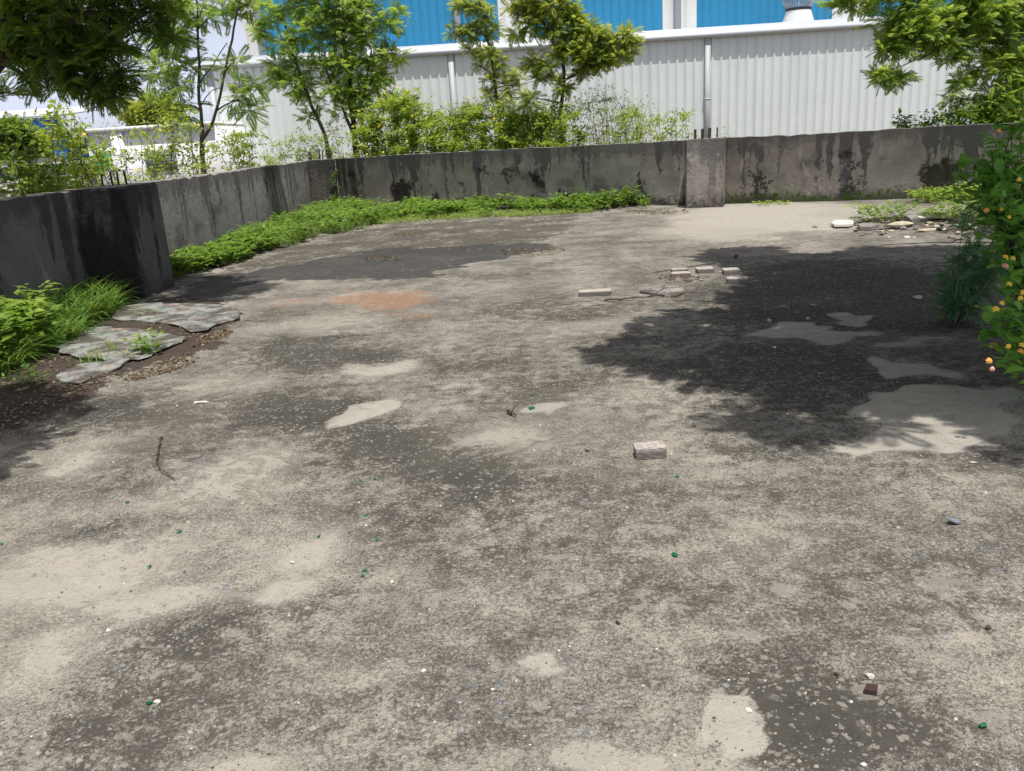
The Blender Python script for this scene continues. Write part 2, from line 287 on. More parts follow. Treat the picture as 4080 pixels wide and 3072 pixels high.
def brickm():
    t = NT('mortared_brick'); n = t.noise(38, 5, .65); n2 = t.noise(12, 3, .5)
    c = t.mix(t.ss(n, .4, .62), (.46, .41, .37), (.30, .275, .25)); c = t.mix(t.ma('MULTIPLY', t.ss(n2, .5, .66), .35), c, (.48, .36, .29))
    nz = t.sep(t.co)[2]; c = t.mix(t.ma('MULTIPLY', t.ss(t.ma('MULTIPLY_ADD', n, .02, nz), .058, .044), .75), c, (.11, .10, .095)); c = t.mix(t.ss(n, .62, .74), c, (.09, .08, .075))  # darker below the top edge: shade on the brick sides put into the colour
    return t.fin(c, .9, t.bump(t.noise(60, 5, .7), .7, .006), spec=.15)
M['brick'] = brickm()
def marble():
    t = NT('painted_slab_fragment'); n = t.noise(7, 6, .65, dist=.6); n2 = t.noise(5, 5, .6, t.mapp((1, 1, 1), (4, 7, 2))); n3 = t.noise(30, 5, .7)
    c = t.mix(t.ss(n, .4, .6), (.30, .30, .275), (.15, .15, .135)); c = t.mix(t.ma('MULTIPLY', t.ss(n2, .55, .62), .55), c, (.19, .28, .25))
    c = t.mix(t.ma('MULTIPLY', t.ss(n2, .42, .34), .65), c, (.42, .27, .17)); c = t.mix(t.ma('MULTIPLY', t.ss(t.noise(3.2, 6, .75, dist=.4), .47, .56), .88), c, (.085, .068, .058)); c = t.mix(t.ss(n3, .58, .72), c, (.10, .09, .08))
    return t.fin(c, .8, t.bump(n3, .5, .006), spec=.2)
M['marble'] = marble()
def stonewall():
    t = NT('basalt_rubble_masonry'); c = t.mapp((1, 1, 1.6)); d = t.vor(3.3, 'DISTANCE_TO_EDGE', co=c, rnd=.8); k = t.sep(t.vor(3.3, out='Color', co=c, rnd=.8), True)[0]
    n = t.noise(20, 5, .6); st = t.mix(k, (.035, .035, .04), (.12, .115, .115)); m = t.ss(t.ma('MULTIPLY_ADD', n, .06, d), .13, .09)
    return t.fin(t.mix(m, st, (.36, .33, .29)), .9, t.bump(d, .6, .05))
M['stonewall'] = stonewall()
FC = {'yellow': (.80, .54, .05), 'orange': (.78, .36, .07), 'pink': (.70, .33, .22)}
for k, c in FC.items(): M['fl_'+k] = flat('flower_'+k, c, .6, .15, 60)

# ---------------------------------------------------------------- setting
def inpoly(px, py, poly):
    r = np.zeros(px.shape, bool); n = len(poly)
    for i in range(n):
        x0, y0 = poly[i][:2]; x1, y1 = poly[(i+1) % n][:2]
        if y0 == y1: continue
        c = ((y0 > py) != (y1 > py)) & (px < (x1-x0)*(py-y0)/(y1-y0)+x0); r ^= c
    return r
def sdist(px, py, poly):
    d = np.full(px.shape, 1e9); n = len(poly)
    for i in range(n):
        x0, y0 = poly[i][:2]; x1, y1 = poly[(i+1) % n][:2]; ex, ey = x1-x0, y1-y0; L = ex*ex+ey*ey+1e-12
        t = np.clip(((px-x0)*ex+(py-y0)*ey)/L, 0, 1); d = np.minimum(d, np.hypot(px-x0-t*ex, py-y0-t*ey))
    return np.where(inpoly(px, py, poly), d, -d)
def wpoly(pts): return [PV(x, y)[:2] for x, y in pts]
def ell(cx, cy, rx, ry, rot=0):
    a = math.radians(rot); r = []
    for k in range(18):
        t = 2*math.pi*k/18; u, v = rx*math.cos(t), ry*math.sin(t); r.append((cx+u*math.cos(a)-v*math.sin(a), cy+u*math.sin(a)+v*math.cos(a)))
    return wpoly(r)
gx = np.concatenate([np.arange(-4.6, 10.6, .05), np.arange(10.65, 14.5, .25)]); gy = np.concatenate([np.linspace(-1, 12, 261)[:-1], np.arange(12, 22.6, .08)])
GX, GY = np.meshgrid(gx, gy)
def vn2(s, sd_): return vnoise(GX, GY, s, sd_)-.5
def vnoise(x, y, s, seed):
    r = np.random.default_rng(seed); T = r.random((64, 64)); x = x*s; y = y*s; xi = np.floor(x).astype(int); yi = np.floor(y).astype(int); u = x-xi; v = y-yi
    u = u*u*(3-2*u); v = v*v*(3-2*v); g = lambda a, b: T[a % 64, b % 64]
    return (g(xi, yi)*(1-u)+g(xi+1, yi)*u)*(1-v)+(g(xi, yi+1)*(1-u)+g(xi+1, yi+1)*u)*v
wk = np.clip(np.hypot(GX, GY)/6, .35, 1.6)
WX = GX+wk*(.30*vn2(1.7, 11)+.20*vn2(4.3, 12)+.12*vn2(9, 13)); WY = GY+wk*(.30*vn2(1.7, 21)+.20*vn2(4.3, 22)+.12*vn2(9, 23))
def field(items):
    F = np.zeros(GX.shape)
    for poly, st, fe in items:
        fe = fe*1.5; s = sdist(WX, WY, poly); m = np.clip(.5+s/(2*fe), 0, 1); m = m*m*(3-2*m)*st; F = np.maximum(F, m)
    return F
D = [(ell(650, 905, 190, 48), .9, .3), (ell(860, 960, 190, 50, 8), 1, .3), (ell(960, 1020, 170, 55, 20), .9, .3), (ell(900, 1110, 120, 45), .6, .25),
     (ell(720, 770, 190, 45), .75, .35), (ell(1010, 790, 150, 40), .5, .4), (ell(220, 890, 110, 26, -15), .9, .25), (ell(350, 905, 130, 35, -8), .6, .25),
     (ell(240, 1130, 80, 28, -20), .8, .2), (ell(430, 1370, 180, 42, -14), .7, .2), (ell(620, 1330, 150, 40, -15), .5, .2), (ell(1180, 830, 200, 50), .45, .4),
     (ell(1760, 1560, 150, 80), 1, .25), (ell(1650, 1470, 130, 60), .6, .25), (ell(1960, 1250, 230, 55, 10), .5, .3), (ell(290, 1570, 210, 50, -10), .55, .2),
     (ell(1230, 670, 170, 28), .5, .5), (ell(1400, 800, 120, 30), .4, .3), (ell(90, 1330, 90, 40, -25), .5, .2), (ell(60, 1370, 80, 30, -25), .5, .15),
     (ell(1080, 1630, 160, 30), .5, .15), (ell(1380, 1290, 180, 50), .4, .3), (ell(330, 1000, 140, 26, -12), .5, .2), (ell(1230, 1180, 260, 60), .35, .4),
     (ell(1600, 1080, 200, 40), .3, .4), (ell(1780, 850, 160, 50), .6, .3), (ell(2000, 1010, 200, 30), .5, .2), (ell(1850, 650, 380, 90), .75, .6), (ell(1750, 800, 330, 80), .7, .5), (ell(1380, 730, 110, 26), .6, .4), (ell(1500, 880, 120, 26), .6, .3), (ell(1700, 960, 160, 22), .7, .25), (ell(1520, 610, 90, 14), .5, .4), (ell(2080, 990, 120, 16), .8, .2), (ell(760, 1560, 200, 40, -5), .45, .2)]  # ellipses around the right-hand tree shade deepen it in colour; others are stains
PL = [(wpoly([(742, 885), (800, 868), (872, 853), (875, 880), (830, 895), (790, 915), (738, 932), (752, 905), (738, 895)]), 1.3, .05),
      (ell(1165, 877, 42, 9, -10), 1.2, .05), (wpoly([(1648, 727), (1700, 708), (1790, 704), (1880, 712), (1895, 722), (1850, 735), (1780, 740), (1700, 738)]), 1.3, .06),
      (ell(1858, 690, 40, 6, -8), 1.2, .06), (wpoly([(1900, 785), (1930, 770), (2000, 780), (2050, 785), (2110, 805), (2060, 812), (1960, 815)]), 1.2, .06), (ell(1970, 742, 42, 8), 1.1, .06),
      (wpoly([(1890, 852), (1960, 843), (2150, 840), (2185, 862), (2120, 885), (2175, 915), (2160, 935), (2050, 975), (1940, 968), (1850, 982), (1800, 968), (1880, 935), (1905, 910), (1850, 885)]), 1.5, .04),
      (wpoly([(1495, 1500), (1530, 1493), (1600, 1510), (1640, 1545), (1640, 1600), (1600, 1630), (1540, 1610), (1500, 1580), (1515, 1540)]), 1.5, .02),
      (ell(1165, 1435, 45, 20, 20), 1.1, .05), (ell(150, 1260, 220, 75, -12), .85, .3), (ell(620, 1285, 90, 24, -15), 1, .1), (ell(60, 1440, 110, 60, -30), .8, .2),
      (ell(690, 1190, 80, 34, -15), .85, .15), (ell(330, 1310, 150, 34, -10), .85, .15), (ell(1300, 1650, 170, 26), .9, .08), (ell(560, 1655, 130, 20), .9, .08),
      (ell(1080, 960, 75, 24), .8, .2), (ell(800, 800, 90, 16, -6), .9, .15), (ell(780, 1440, 120, 20), .3, .2), (ell(1700, 470, 230, 34), .8, .5), (ell(1560, 500, 150, 22), .6, .5),
      (ell(640, 1180, 160, 36, -15), .55, .25), (ell(500, 1030, 160, 40, -10), .55, .25), (ell(150, 1000, 90, 26, -18), .7, .2), (ell(1450, 870, 180, 26, 8), .5, .3),
      (ell(1730, 1590, 30, 8), .0, .1), (ell(1560, 1660, 90, 16), .9, .06), (ell(330, 1080, 160, 30, -10), .5, .2), (ell(1330, 700, 160, 16), .45, .3), (ell(1600, 1180, 220, 40), .35, .4),
      (ell(2050, 460, 140, 14), .5, .4), (ell(700, 700, 120, 14), .5, .3), (ell(450, 840, 100, 14, -10), .5, .2)]
OR = [(wpoly([(745, 640), (800, 622), (900, 620), (945, 630), (900, 655), (860, 668), (790, 668), (700, 655)]), 1.05, .25), (ell(645, 650, 50, 9), .8, .2), (ell(870, 680, 60, 7), .75, .2), (ell(1180, 540, 110, 9), .45, .4), (ell(470, 690, 60, 10), .5, .2)]
WE = [(wpoly([(330, 668), (395, 612), (480, 592), (560, 585), (690, 556), (850, 535), (1160, 524), (1175, 540), (1100, 553), (1005, 574), (950, 586), (915, 603), (850, 608), (640, 603), (560, 612), (520, 628), (450, 650)]), 1.25, .12), (ell(1000, 497, 30, 4), .9, .3)]
AL = [(wpoly([(395, 612), (480, 575), (600, 535), (700, 505), (840, 482), (1080, 472), (1290, 462), (1260, 490), (1215, 515), (1160, 530), (1080, 550), (700, 560), (560, 600)]), .8, .5), (ell(1060, 505, 130, 14), .8, .4), (ell(650, 540, 110, 14), .9, .4), (ell(1400, 458, 80, 5), .6, .3)]
SO = [(wpoly([(-900, 1200), (0, 925), (120, 890), (200, 855), (270, 815), (400, 775), (480, 715), (520, 692), (505, 668), (400, 655), (250, 640), (-500, 560), (-1500, 700)]), 1.3, .12),
      (wpoly([(1830, 480), (1870, 470), (2080, 455), (2200, 450), (2300, 520), (2080, 512), (1900, 500)]), .8, .25), (wpoly([(1940, 425), (2200, 400), (2400, 420), (2200, 450), (1950, 440)]), .9, .3),
      (wpoly([(390, 600), (480, 578), (560, 545), (650, 520), (760, 495), (830, 478), (1000, 470), (1100, 465), (1300, 453), (1390, 444), (1380, 436), (740, 440), (500, 480)]), 1., .15)]
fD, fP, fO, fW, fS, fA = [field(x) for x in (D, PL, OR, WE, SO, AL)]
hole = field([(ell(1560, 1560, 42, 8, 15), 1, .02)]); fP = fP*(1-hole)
def vnoise(x, y, s, seed):
    r = np.random.default_rng(seed); T = r.random((64, 64)); x = x*s; y = y*s; xi = np.floor(x).astype(int); yi = np.floor(y).astype(int); u = x-xi; v = y-yi
    u = u*u*(3-2*u); v = v*v*(3-2*v); g = lambda a, b: T[a % 64, b % 64]
    return (g(xi, yi)*(1-u)+g(xi+1, yi)*u)*(1-v)+(g(xi, yi+1)*(1-u)+g(xi+1, yi+1)*u)*v
GZ = np.clip(fS, 0, 1)*(.012+.03*vnoise(GX, GY, 7, 3))+.004*(vnoise(GX, GY, 1.1, 5)-.5)
def ground_z(x, y):
    i = int(np.clip(np.searchsorted(gy, y), 0, len(gy)-1)); j = int(np.clip(np.searchsorted(gx, x), 0, len(gx)-1)); return float(GZ[i, j])
# yard slab: clipped to the walls
nx, ny = len(gx), len(gy); idx = np.arange(nx*ny).reshape(ny, nx)
q = np.stack([idx[:-1, :-1], idx[:-1, 1:], idx[1:, 1:], idx[1:, :-1]], -1).reshape(-1, 4)
cx, cy = GX[:-1, :-1].ravel()+.025, GY[:-1, :-1].ravel()+.03
lim = np.where(cx < 3.9, 21.55+(cx+4.3)*(16.25-21.55)/(3.9+4.3), 16.1+(cx-3.9)*(-.44)); q = q[cy < lim+.06]
mb = MB(); mb.add(np.stack([GX.ravel(), GY.ravel(), GZ.ravel()], -1), q)
me = mb.mesh('concrete_yard', M['ground'], True)
for nm, (a, b, c) in {'stainShadeA': (fD, fP, fO), 'stainB': (fW, fS, fA)}.items():
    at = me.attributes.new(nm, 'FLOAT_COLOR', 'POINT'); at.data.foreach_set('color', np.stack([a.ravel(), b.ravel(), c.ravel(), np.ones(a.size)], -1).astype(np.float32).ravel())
tag(link('concrete_yard', me), kind='structure')
mb = MB(); mb.add([(-400, -100, -.5), (400, -100, -.5), (400, 700, -.5), (-400, 700, -.5)], [(0, 1, 2, 3)]); tag(mb.build('ground', M['earth']), kind='structure')

def wall_seg(p0, p1, name, mat, label, H=1.2, th=.18, z0=-.5, sub=.12):
    """boundary wall, p0->p1 is the inner foot line, thickness outward (left of direction)"""
    p0 = np.array(p0, float); p1 = np.array(p1, float); L = np.linalg.norm(p1-p0); a = math.atan2(*(p1-p0)[::-1])
    n = int(L/sub)+1; xs = np.linspace(0, L, n); r = np.random.default_rng(int(L*100)); mb = MB()
    wv = .006*np.cumsum(r.normal(0, .5, n)); wv -= np.linspace(wv[0], wv[-1], n); top = H+.7*wv+r.normal(0, .005, n)-.02*(r.random(n) > .95); yo = .4*wv
    prof = []
    for i, x in enumerate(xs):
        prof += [(x, yo[i], z0), (x, yo[i], top[i]-.012), (x, yo[i]+.012, top[i]), (x, th-.012, top[i]+.003), (x, th, top[i]-.01), (x, th, z0)]
    f = [(i*6+k, (i+1)*6+k, (i+1)*6+k+1, i*6+k+1) for i in range(n-1) for k in range(5)]
    f += [(0, 1, 4, 5), (1, 2, 3, 4)]; e = (n-1)*6; f += [(e+5, e+4, e+1, e), (e+4, e+3, e+2, e+1)]
    mb.add(prof, f); o = mb.build(name, mat, None, (p0[0], p0[1], 0)); o.rotation_euler = (0, 0, a); return tag(o, label, 'wall')
LX = -4.5
# going along +y the outside must be on the left (x smaller)
wall_seg((LX, .2), (LX, 9.02), 'boundary_wall', M['wall_near'], 'stained, shade-darkened concrete wall stretch at left edge behind tall grass')
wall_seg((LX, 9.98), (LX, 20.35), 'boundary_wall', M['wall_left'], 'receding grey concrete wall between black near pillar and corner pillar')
def pillar(c, rz, w, d, H, mat, label, rebars, z0=-.5):
    t = empty('concrete_pillar', (c[0], c[1], 0), rz); tag(t, label, 'pillar')
    bm = bmesh.new(); bmesh.ops.create_cube(bm, size=1)
    for v in bm.verts: v.co = Vector((v.co.x*w, v.co.y*d, (v.co.z+.5)*(H-z0)+z0))
    bmesh.ops.bevel(bm, geom=[e for e in bm.edges], offset=.015, segments=2, affect='EDGES')
    bmesh.ops.subdivide_edges(bm, edges=[e for e in bm.edges if e.calc_length() > .3], cuts=6, use_grid_fill=True)
    r = random.Random(3)
    for v in bm.verts: v.co += Vector((r.uniform(-1, 1), r.uniform(-1, 1), r.uniform(-1, 1)))*.003
    me = bpy.data.meshes.new('shaft'); bm.to_mesh(me); bm.free(); me.materials.append(mat); link('shaft', me, t)
    for x, y, h, lean, rr in rebars:
        m2 = MB(); m2.tube([(x, y, H-.05), (x+lean*.5, y, H+h*.5), (x+lean, y, H+h)], rr, 7); m2.build('rebar', M['rust'], t)
    return t
pillar((-4.30, 9.50), 0, .66, .96, 1.215, M['pillar_dark'], 'black pillar nearest at left, darkest on its near face, rebar stubs on top',
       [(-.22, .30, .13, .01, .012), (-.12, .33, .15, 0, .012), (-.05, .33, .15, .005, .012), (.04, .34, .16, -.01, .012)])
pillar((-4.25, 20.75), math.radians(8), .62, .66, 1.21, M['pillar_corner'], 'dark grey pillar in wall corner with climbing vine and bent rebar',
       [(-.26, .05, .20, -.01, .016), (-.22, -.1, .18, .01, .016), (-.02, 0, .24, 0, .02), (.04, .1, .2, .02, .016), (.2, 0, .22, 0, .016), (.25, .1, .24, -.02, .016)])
wang = math.atan2(16.15-21.25, 3.55+4.02)
wall_seg((3.50, 16.18), (-4.0, 21.22), 'boundary_wall', M['wall_mid'], 'streaked grey concrete wall behind green weed row, between corner and middle pillar', th=-.18)
pillar((3.83, 15.72), math.radians(-19), .66, .62, 1.215, M['pillar'], 'brownish square pillar in middle of the wall with four black rebar stubs',
       [(-.19, -.1, .17, 0, .024), (-.06, -.1, .17, 0, .027), (.06, -.1, .18, .01, .027), (.2, -.1, .18, 0, .014)])
wall_seg((13.9, 11.54), (4.16, 15.95), 'boundary_wall', M['wall_right'], 'mossy brown stained concrete wall right of the middle pillar', th=-.18)

# ---------------------------------------------------------------- warehouse
def ribbed(mb, x0, x1, z0, z1, y, pitch=.29, rib=.032, ph=0):
    pts = []; x = x0; xs = []
    k = math.ceil((x0-ph)/pitch); xs.append((x0, 0))
    while ph+k*pitch+.05 < x1:
        c = ph+k*pitch
        if c-.045 > x0: xs += [(c-.045, 0), (c-.02, rib), (c+.02, rib), (c+.045, 0)]
        k += 1
    xs.append((x1, 0)); v = []
    for a, b in xs: v += [(a, y-b, z0), (a, y-b, z1)]
    mb.add(v, [(2*i, 2*i+2, 2*i+3, 2*i+1) for i in range(len(xs)-1)])
YW = 29.0; wl = PY(822, 300, YW)[0]; wr = PY(3925, 300, YW)[0]; zg = PY(2000, 187, YW)[2]
WH = empty('warehouse', (0, YW, -.5)); tag(WH, 'long metal warehouse with pale ribbed lower wall and blue panels above', 'warehouse')
def wpart(mb, name, mat, parent=None):
    o = mb.build(name, mat, parent or WH); 
    if (parent or WH) is WH: o.location = (0, -YW, .5)
    return o
mb = MB(); ribbed(mb, wl, wr, -.5, zg, YW); lw = wpart(mb, 'lower_wall', M['sheet_white'])
mb = MB(); mb.add([(wl, YW, -.5), (wl, YW+26, -.5), (wl, YW+26, zg), (wl, YW, zg)], [(0, 1, 2, 3)]); wpart(mb, 'end_wall', M['sheet_pale']); mb = MB(); mb.add([(wr, YW, -.5), (wr, YW+26, -.5), (wr, YW+26, zg), (wr, YW, zg)], [(3, 2, 1, 0)]); wpart(mb, 'end_wall', M['sheet_pale'])
mb = MB()  # gutter: trough profile with a lip
pf = [(0, -.13), (-.15, -.13), (-.19, -.08), (-.19, .0), (-.15, .01), (-.15, .03), (-.12, .03), (-.12, .13), (-.09, .14), (0, .17)]
xs = [wl-.35, wr+.2]; v = [(x, YW-.035+a, zg+b) for x in xs for a, b in pf]; n = len(pf); mb.add(v, [(i, i+1, n+i+1, n+i) for i in range(n-1)])
mb.add(v[:n], [(0, 1, 2, 3), (0, 3, 4, 9), (4, 5, 6, 9), (6, 7, 8, 9)]); wpart(mb, 'gutter', M['gutter'])
mb = MB(); YU = 31.5; mb.box(wl-.3, YW-.03, zg+.14, wr+.2, YU, zg+.2); wpart(mb, 'lower_roof', M['roof_white'])
def pipe(px, y, z0, z1, w=.17, mat='pipe'):
    x = PY(px, 300, y)[0]; mb = MB(); mb.box(x-w/2, y-.14, z0, x+w/2, y-.034, z1)
    for zz in (z0+.9, (z0+z1)/2+.4): mb.box(x-w/2-.03, y-.145, zz, x+w/2+.03, y-.034, zz+.05)
    wpart(mb, 'downpipe', M[mat])
for px in (1801, 2816): pipe(px, YW, -.5, zg-.13, .17)
mb = MB(); mb.box(wl-.02, YW-.05, -.5, wl+.2, YW-.034, zg-.13); wpart(mb, 'corner_trim', M['gutter'])
mb = MB(); mb.box(wr-.12, YW-.05, -.5, wr+.12, YW-.034, zg-.13); wpart(mb, 'corner_trim', M['gutter'])
# upper storey
ul, ur = PY(962, 60, YU)[0], PY(4120, 60, YU)[0]; zt = 9.2; zb = zg+.2
segs = []; bands = [(962, 1040), (1338, 1478), (1985, 2120), (2640, 2775), (3315, 3455), (3980, 4120)]
last = ul
for a, b in bands:
    xa, xb = PY(a, 60, YU)[0], PY(b, 60, YU)[0]
    if xa > last+.02:
        mb = MB(); ribbed(mb, last, xa, zb, zt, YU, .29, .032); wpart(mb, 'blue_panel', M['sheet_blue'])
    mb = MB(); ribbed(mb, xa, xb, zb, zt, YU-.02, .29, .03); wpart(mb, 'white_panel', M['sheet_pale']); last = xb
for px in (1028, 1822, 2698):
    x = PY(px, 60, YU)[0]; mb = MB(); mb.box(x-.1, YU-.17, zb+.12, x+.1, YU-.054, zt); wpart(mb, 'downpipe', M['gutter'])
mb = MB(); mb.add([(ul-.4, YU-.62, zt-.03), (ur, YU-.62, zt-.03), (ur, YU+12, zt+1.4), (ul-.4, YU+12, zt+1.4), (ul-.4, YU-.62, zt+.1), (ur, YU-.62, zt+.1), (ur, YU+12, zt+1.5), (ul-.4, YU+12, zt+1.5)],
                  [(3, 2, 1, 0), (4, 5, 6, 7), (0, 1, 5, 4), (0, 4, 7, 3)]); wpart(mb, 'upper_roof', M['roof_white'])
mb = MB(); mb.add([(ul, YU, zb), (ul, YU+12, zb), (ul, YU+12, zt+1.3), (ul, YU, zt)], [(3, 2, 1, 0)]); wpart(mb, 'end_wall', M['sheet_pale'])
# turbine ventilator on the lower roof
vx, vy, vz = PY(3180, 60, 29.9)[0], 29.9, zg+.2
VT = MB(); VT.tube([(vx, vy, vz), (vx, vy, vz+.12), (vx, vy, vz+.42)], np.array([.52, .5, .40]), 24); o = wpart(VT, 'ventilator', M['sheet_pale'])
mb = MB(); mb.tube([(vx, vy, vz+.42), (vx, vy, vz+.50)], .41, 24); mb.build('ring', M['stone_dark'], o)
mb = MB()
for k in range(30):
    a = 2*math.pi*k/30; pts = []
    for j in range(7):
        u = j/6; r = .40+.11*math.sin(math.pi*u); aa = a+.25*u; pts.append((vx+r*math.cos(aa), vy+r*math.sin(aa), vz+.5+.55*u))
    v = []
    for j, p in enumerate(pts):
        v += [p, (p[0]-.05*math.cos(a+.9)*1, p[1]-.05*math.sin(a+.9), p[2])]
    mb.add(v, [(2*j, 2*j+1, 2*j+3, 2*j+2) for j in range(6)])
mb.build('turbine', M['galv'], o)
mb = MB(); mb.tube([(vx, vy, vz+1.05), (vx, vy, vz+1.13)], np.array([.42, .2]), 24); mb.build('cap', M['galv'], o)

# ---------------------------------------------------------------- far left background
YB = 26.0
bl, br = PY(352, 600, YB)[0], PY(870, 600, YB)[0]; zr = PY(500, 522, YB)[2]
T = empty('white_building', (bl, YB, -.5)); tag(T, 'low white flat-roofed building behind the shrubs at left', 'building')
def rel(mb, name, mat, T): o = mb.build(name, mat, T); o.location = -Vector(T.location); return o
mb = MB(); mb.box(bl, YB, -.5, br, YB+6, zr); rel(mb, 'wall', M['bldg_white'], T)
mb = MB(); mb.box(bl-.15, YB-.13, zr, br, YB+6.3, zr+.12); rel(mb, 'roof', M['bldg_white'], T)
mb = MB(); x = PY(455, 600, YB)[0]; mb.box(x, YB-.10, -.5, x+.35, YB-.003, zr-.003); rel(mb, 'pier', M['bldg_white'], T)
mb = MB(); x = PY(560, 530, YB)[0]; mb.box(x, YB-.04, 1.1, x+.9, YB-.003, 1.7); rel(mb, 'window', M['stone_blue'], T)
# green net hung in front of it
c = [PY(372, 612, YB-.6), PY(438, 610, YB-.6), PY(443, 678, YB-.6), PY(384, 692, YB-.6)]; mb = MB(); v = []
for j in range(9):
    for i in range(9):
        u, w = i/8, j/8; p = (c[0]*(1-u)+c[1]*u)*(1-w)+(c[3]*(1-u)+c[2]*u)*w; v.append(p+np.array([0, .05*math.sin(u*9+w*2), 0]))
mb.add(v, [(j*9+i, j*9+i+1, (j+1)*9+i+1, (j+1)*9+i) for j in range(8) for i in range(8)])
GN = empty('green_net', (c[3][0], YB-.6, -.5)); tag(GN, 'small bright green net stretched in front of the white building', 'net')
rel(mb, 'cloth', M['green_net'], GN)
for k in (0, 1):
    p = c[k]; b = c[3-k]; mb = MB(); mb.tube([(b[0], b[1]+.03, -.5), (p[0], p[1]+.03, p[2]+.05)], .02, 5); rel(mb, 'pole', M['bark'], GN)
# rubble stone wall
YS = 17.5; sl, sr = PY(-700, 700, YS)[0], PY(345, 700, YS)[0]; zs = PY(100, 668, YS)[2]
T = empty('stone_wall', (sr, YS, -.5)); tag(T, 'old black rubble stone wall with pale mortar beyond the left wall', 'wall')
mb = MB(); mb.box(sl, YS, -.5, sr, YS+.45, zs); rel(mb, 'masonry', M['stonewall'], T)
mb = MB(); mb.box(sl, YS-.06, zs, sr+.05, YS+.5, zs+.07); rel(mb, 'coping', M['slabgrey'], T)
mb = MB(); y2 = 21; a, b = PY(-500, 640, y2)[0], PY(225, 640, y2)[0]; z2 = PY(120, 632, y2)[2]; mb.box(a, y2, -.5, b, y2+.3, z2)
tag(mb.build('low_wall', M['darkslab']), 'dark low wall just behind the rubble stone wall', 'wall')
# blue shed
YC = 60.; a, b = PY(-1500, 500, YC)[0], PY(245, 500, YC)[0]; zt2 = PY(100, 472, YC)[2]; zo = PY(100, 540, YC)[2]
T = empty('blue_shed', (b, YC, -.5)); tag(T, 'far deep blue metal shed with white roof at left edge', 'shed')
mb = MB(); ribbed(mb, a, b, zo, zt2, YC, .5, .05); rel(mb, 'wall', M['blue_shed'], T)
mb = MB(); ribbed(mb, PY(178, 500, YC)[0], b, -.5, zo, YC+.1, .5, .05); mb.box(a, YC+14, -.5, b, YC+14.1, zo); rel(mb, 'lower_wall', M['blue_shed'], T)
mb = MB(); mb.add([(a, YC-.6, zt2), (b+.5, YC-.6, zt2), (b+.5, YC+14, zt2+1.3), (a, YC+14, zt2+1.3), (a, YC-.6, zt2+.12), (b+.5, YC-.6, zt2+.12), (b+.5, YC+14, zt2+1.42), (a, YC+14, zt2+1.42)],
                  [(3, 2, 1, 0), (4, 5, 6, 7), (0, 1, 5, 4), (1, 2, 6, 5)]); rel(mb, 'roof', M['roof_white'], T)

# ---------------------------------------------------------------- plants
def ortho(d, roll=None):
    d = d/np.linalg.norm(d, axis=1, keepdims=True); up = np.tile([0., 0, 1.], (len(d), 1)); up += rng.normal(0, .45, up.shape) if roll is None else rng.normal(0, roll, up.shape)
    y = np.cross(up, d); y /= np.linalg.norm(y, axis=1, keepdims=True)+1e-9; z = np.cross(d, y); return np.stack([d, y, z], -1)
def neem_proto(n=7, ll=.30, lw=.047, droop=.5):
    v, f = [], []
    def at(u): return np.array([u*(1-.12*u), 0, -droop*u*u*.6])
    for k in range(n):
        u = .18+.75*k/(n-1)
        for sgn in (1, -1):
            b = at(u); a = math.radians(52-12*u); L = ll*(1-.25*abs(u-.5)); d = np.array([math.cos(a), sgn*math.sin(a), -.30]); s = np.array([-math.sin(a), sgn*math.cos(a), 0])*lw
            m = b+d*L*.45; i = len(v); v += [b, m+s*.8+[0, 0, .01], b+d*L+np.array([.03, 0, -.04]), m-s*.8]; f.append((i, i+1, i+2, i+3))
    b = at(.95); i = len(v); v += [b, b+[.12, .05, -.03], b+[.30, 0, -.12], b+[.12, -.05, -.03]]; f.append((i, i+1, i+2, i+3))
    i = len(v); v += [at(0)+[0, .006, 0], at(.5)+[0, .006, 0], at(.5)-[0, .006, 0], at(0)-[0, .006, 0]]; f.append((i, i+1, i+2, i+3))
    return np.array(v), np.array(f)
NEEM = neem_proto(8, .27, .046, .45); NEEM_F = neem_proto(9, .2, .035, .3)
OV = (np.array([(0, 0, 0), (.35, .28, .05), (.75, .2, .02), (1, 0, -.12), (.75, -.2, .02), (.35, -.28, .05), (.5, 0, -.04)]), np.array([(0, 6, 2, 1), (6, 3, 2, 2), (0, 5, 4, 6), (6, 4, 3, 3)]))
OVq = (np.array([(0, 0, 0), (.38, .27, .05), (1, 0, -.14), (.38, -.27, .05), (.45, 0, -.04)]), np.array([(0, 4, 2, 1), (0, 3, 2, 4)]))
def ov_detail():
    v = []; us = [0, .12, .3, .5, .7, .86, 1]; ws = [.0, .2, .33, .33, .23, .1, 0]
    for u, w in zip(us, ws):
        z = -.18*u*u; v += [(u, w, z+.22*w), (u, w*.5, z+.06*w), (u, 0, z), (u, -w*.5, z+.06*w), (u, -w, z+.22*w)]
    f = [(5*i+j, 5*i+j+1, 5*i+j+6, 5*i+j+5) for i in range(6) for j in range(4)]; return np.array(v), np.array(f)
OVD = ov_detail()
def blade(n=4, w=.03, bend=.7):
    v = []
    for i in range(n+1):
        u = i/n; ww = w*(1-u**1.6)*.5+.001; x = bend*u*u*.7; z = u*(1-.35*bend*u); v += [(x, ww, z), (x, -ww, z)]
    return np.array(v), np.array([(2*i, 2*i+1, 2*i+3, 2*i+2) for i in range(n)])
def rand_dirs(n, up=.2, sp=1.):
    d = rng.normal(0, 1, (n, 3)); d[:, 2] = d[:, 2]*.5*sp+up; return d/np.linalg.norm(d, axis=1, keepdims=True)
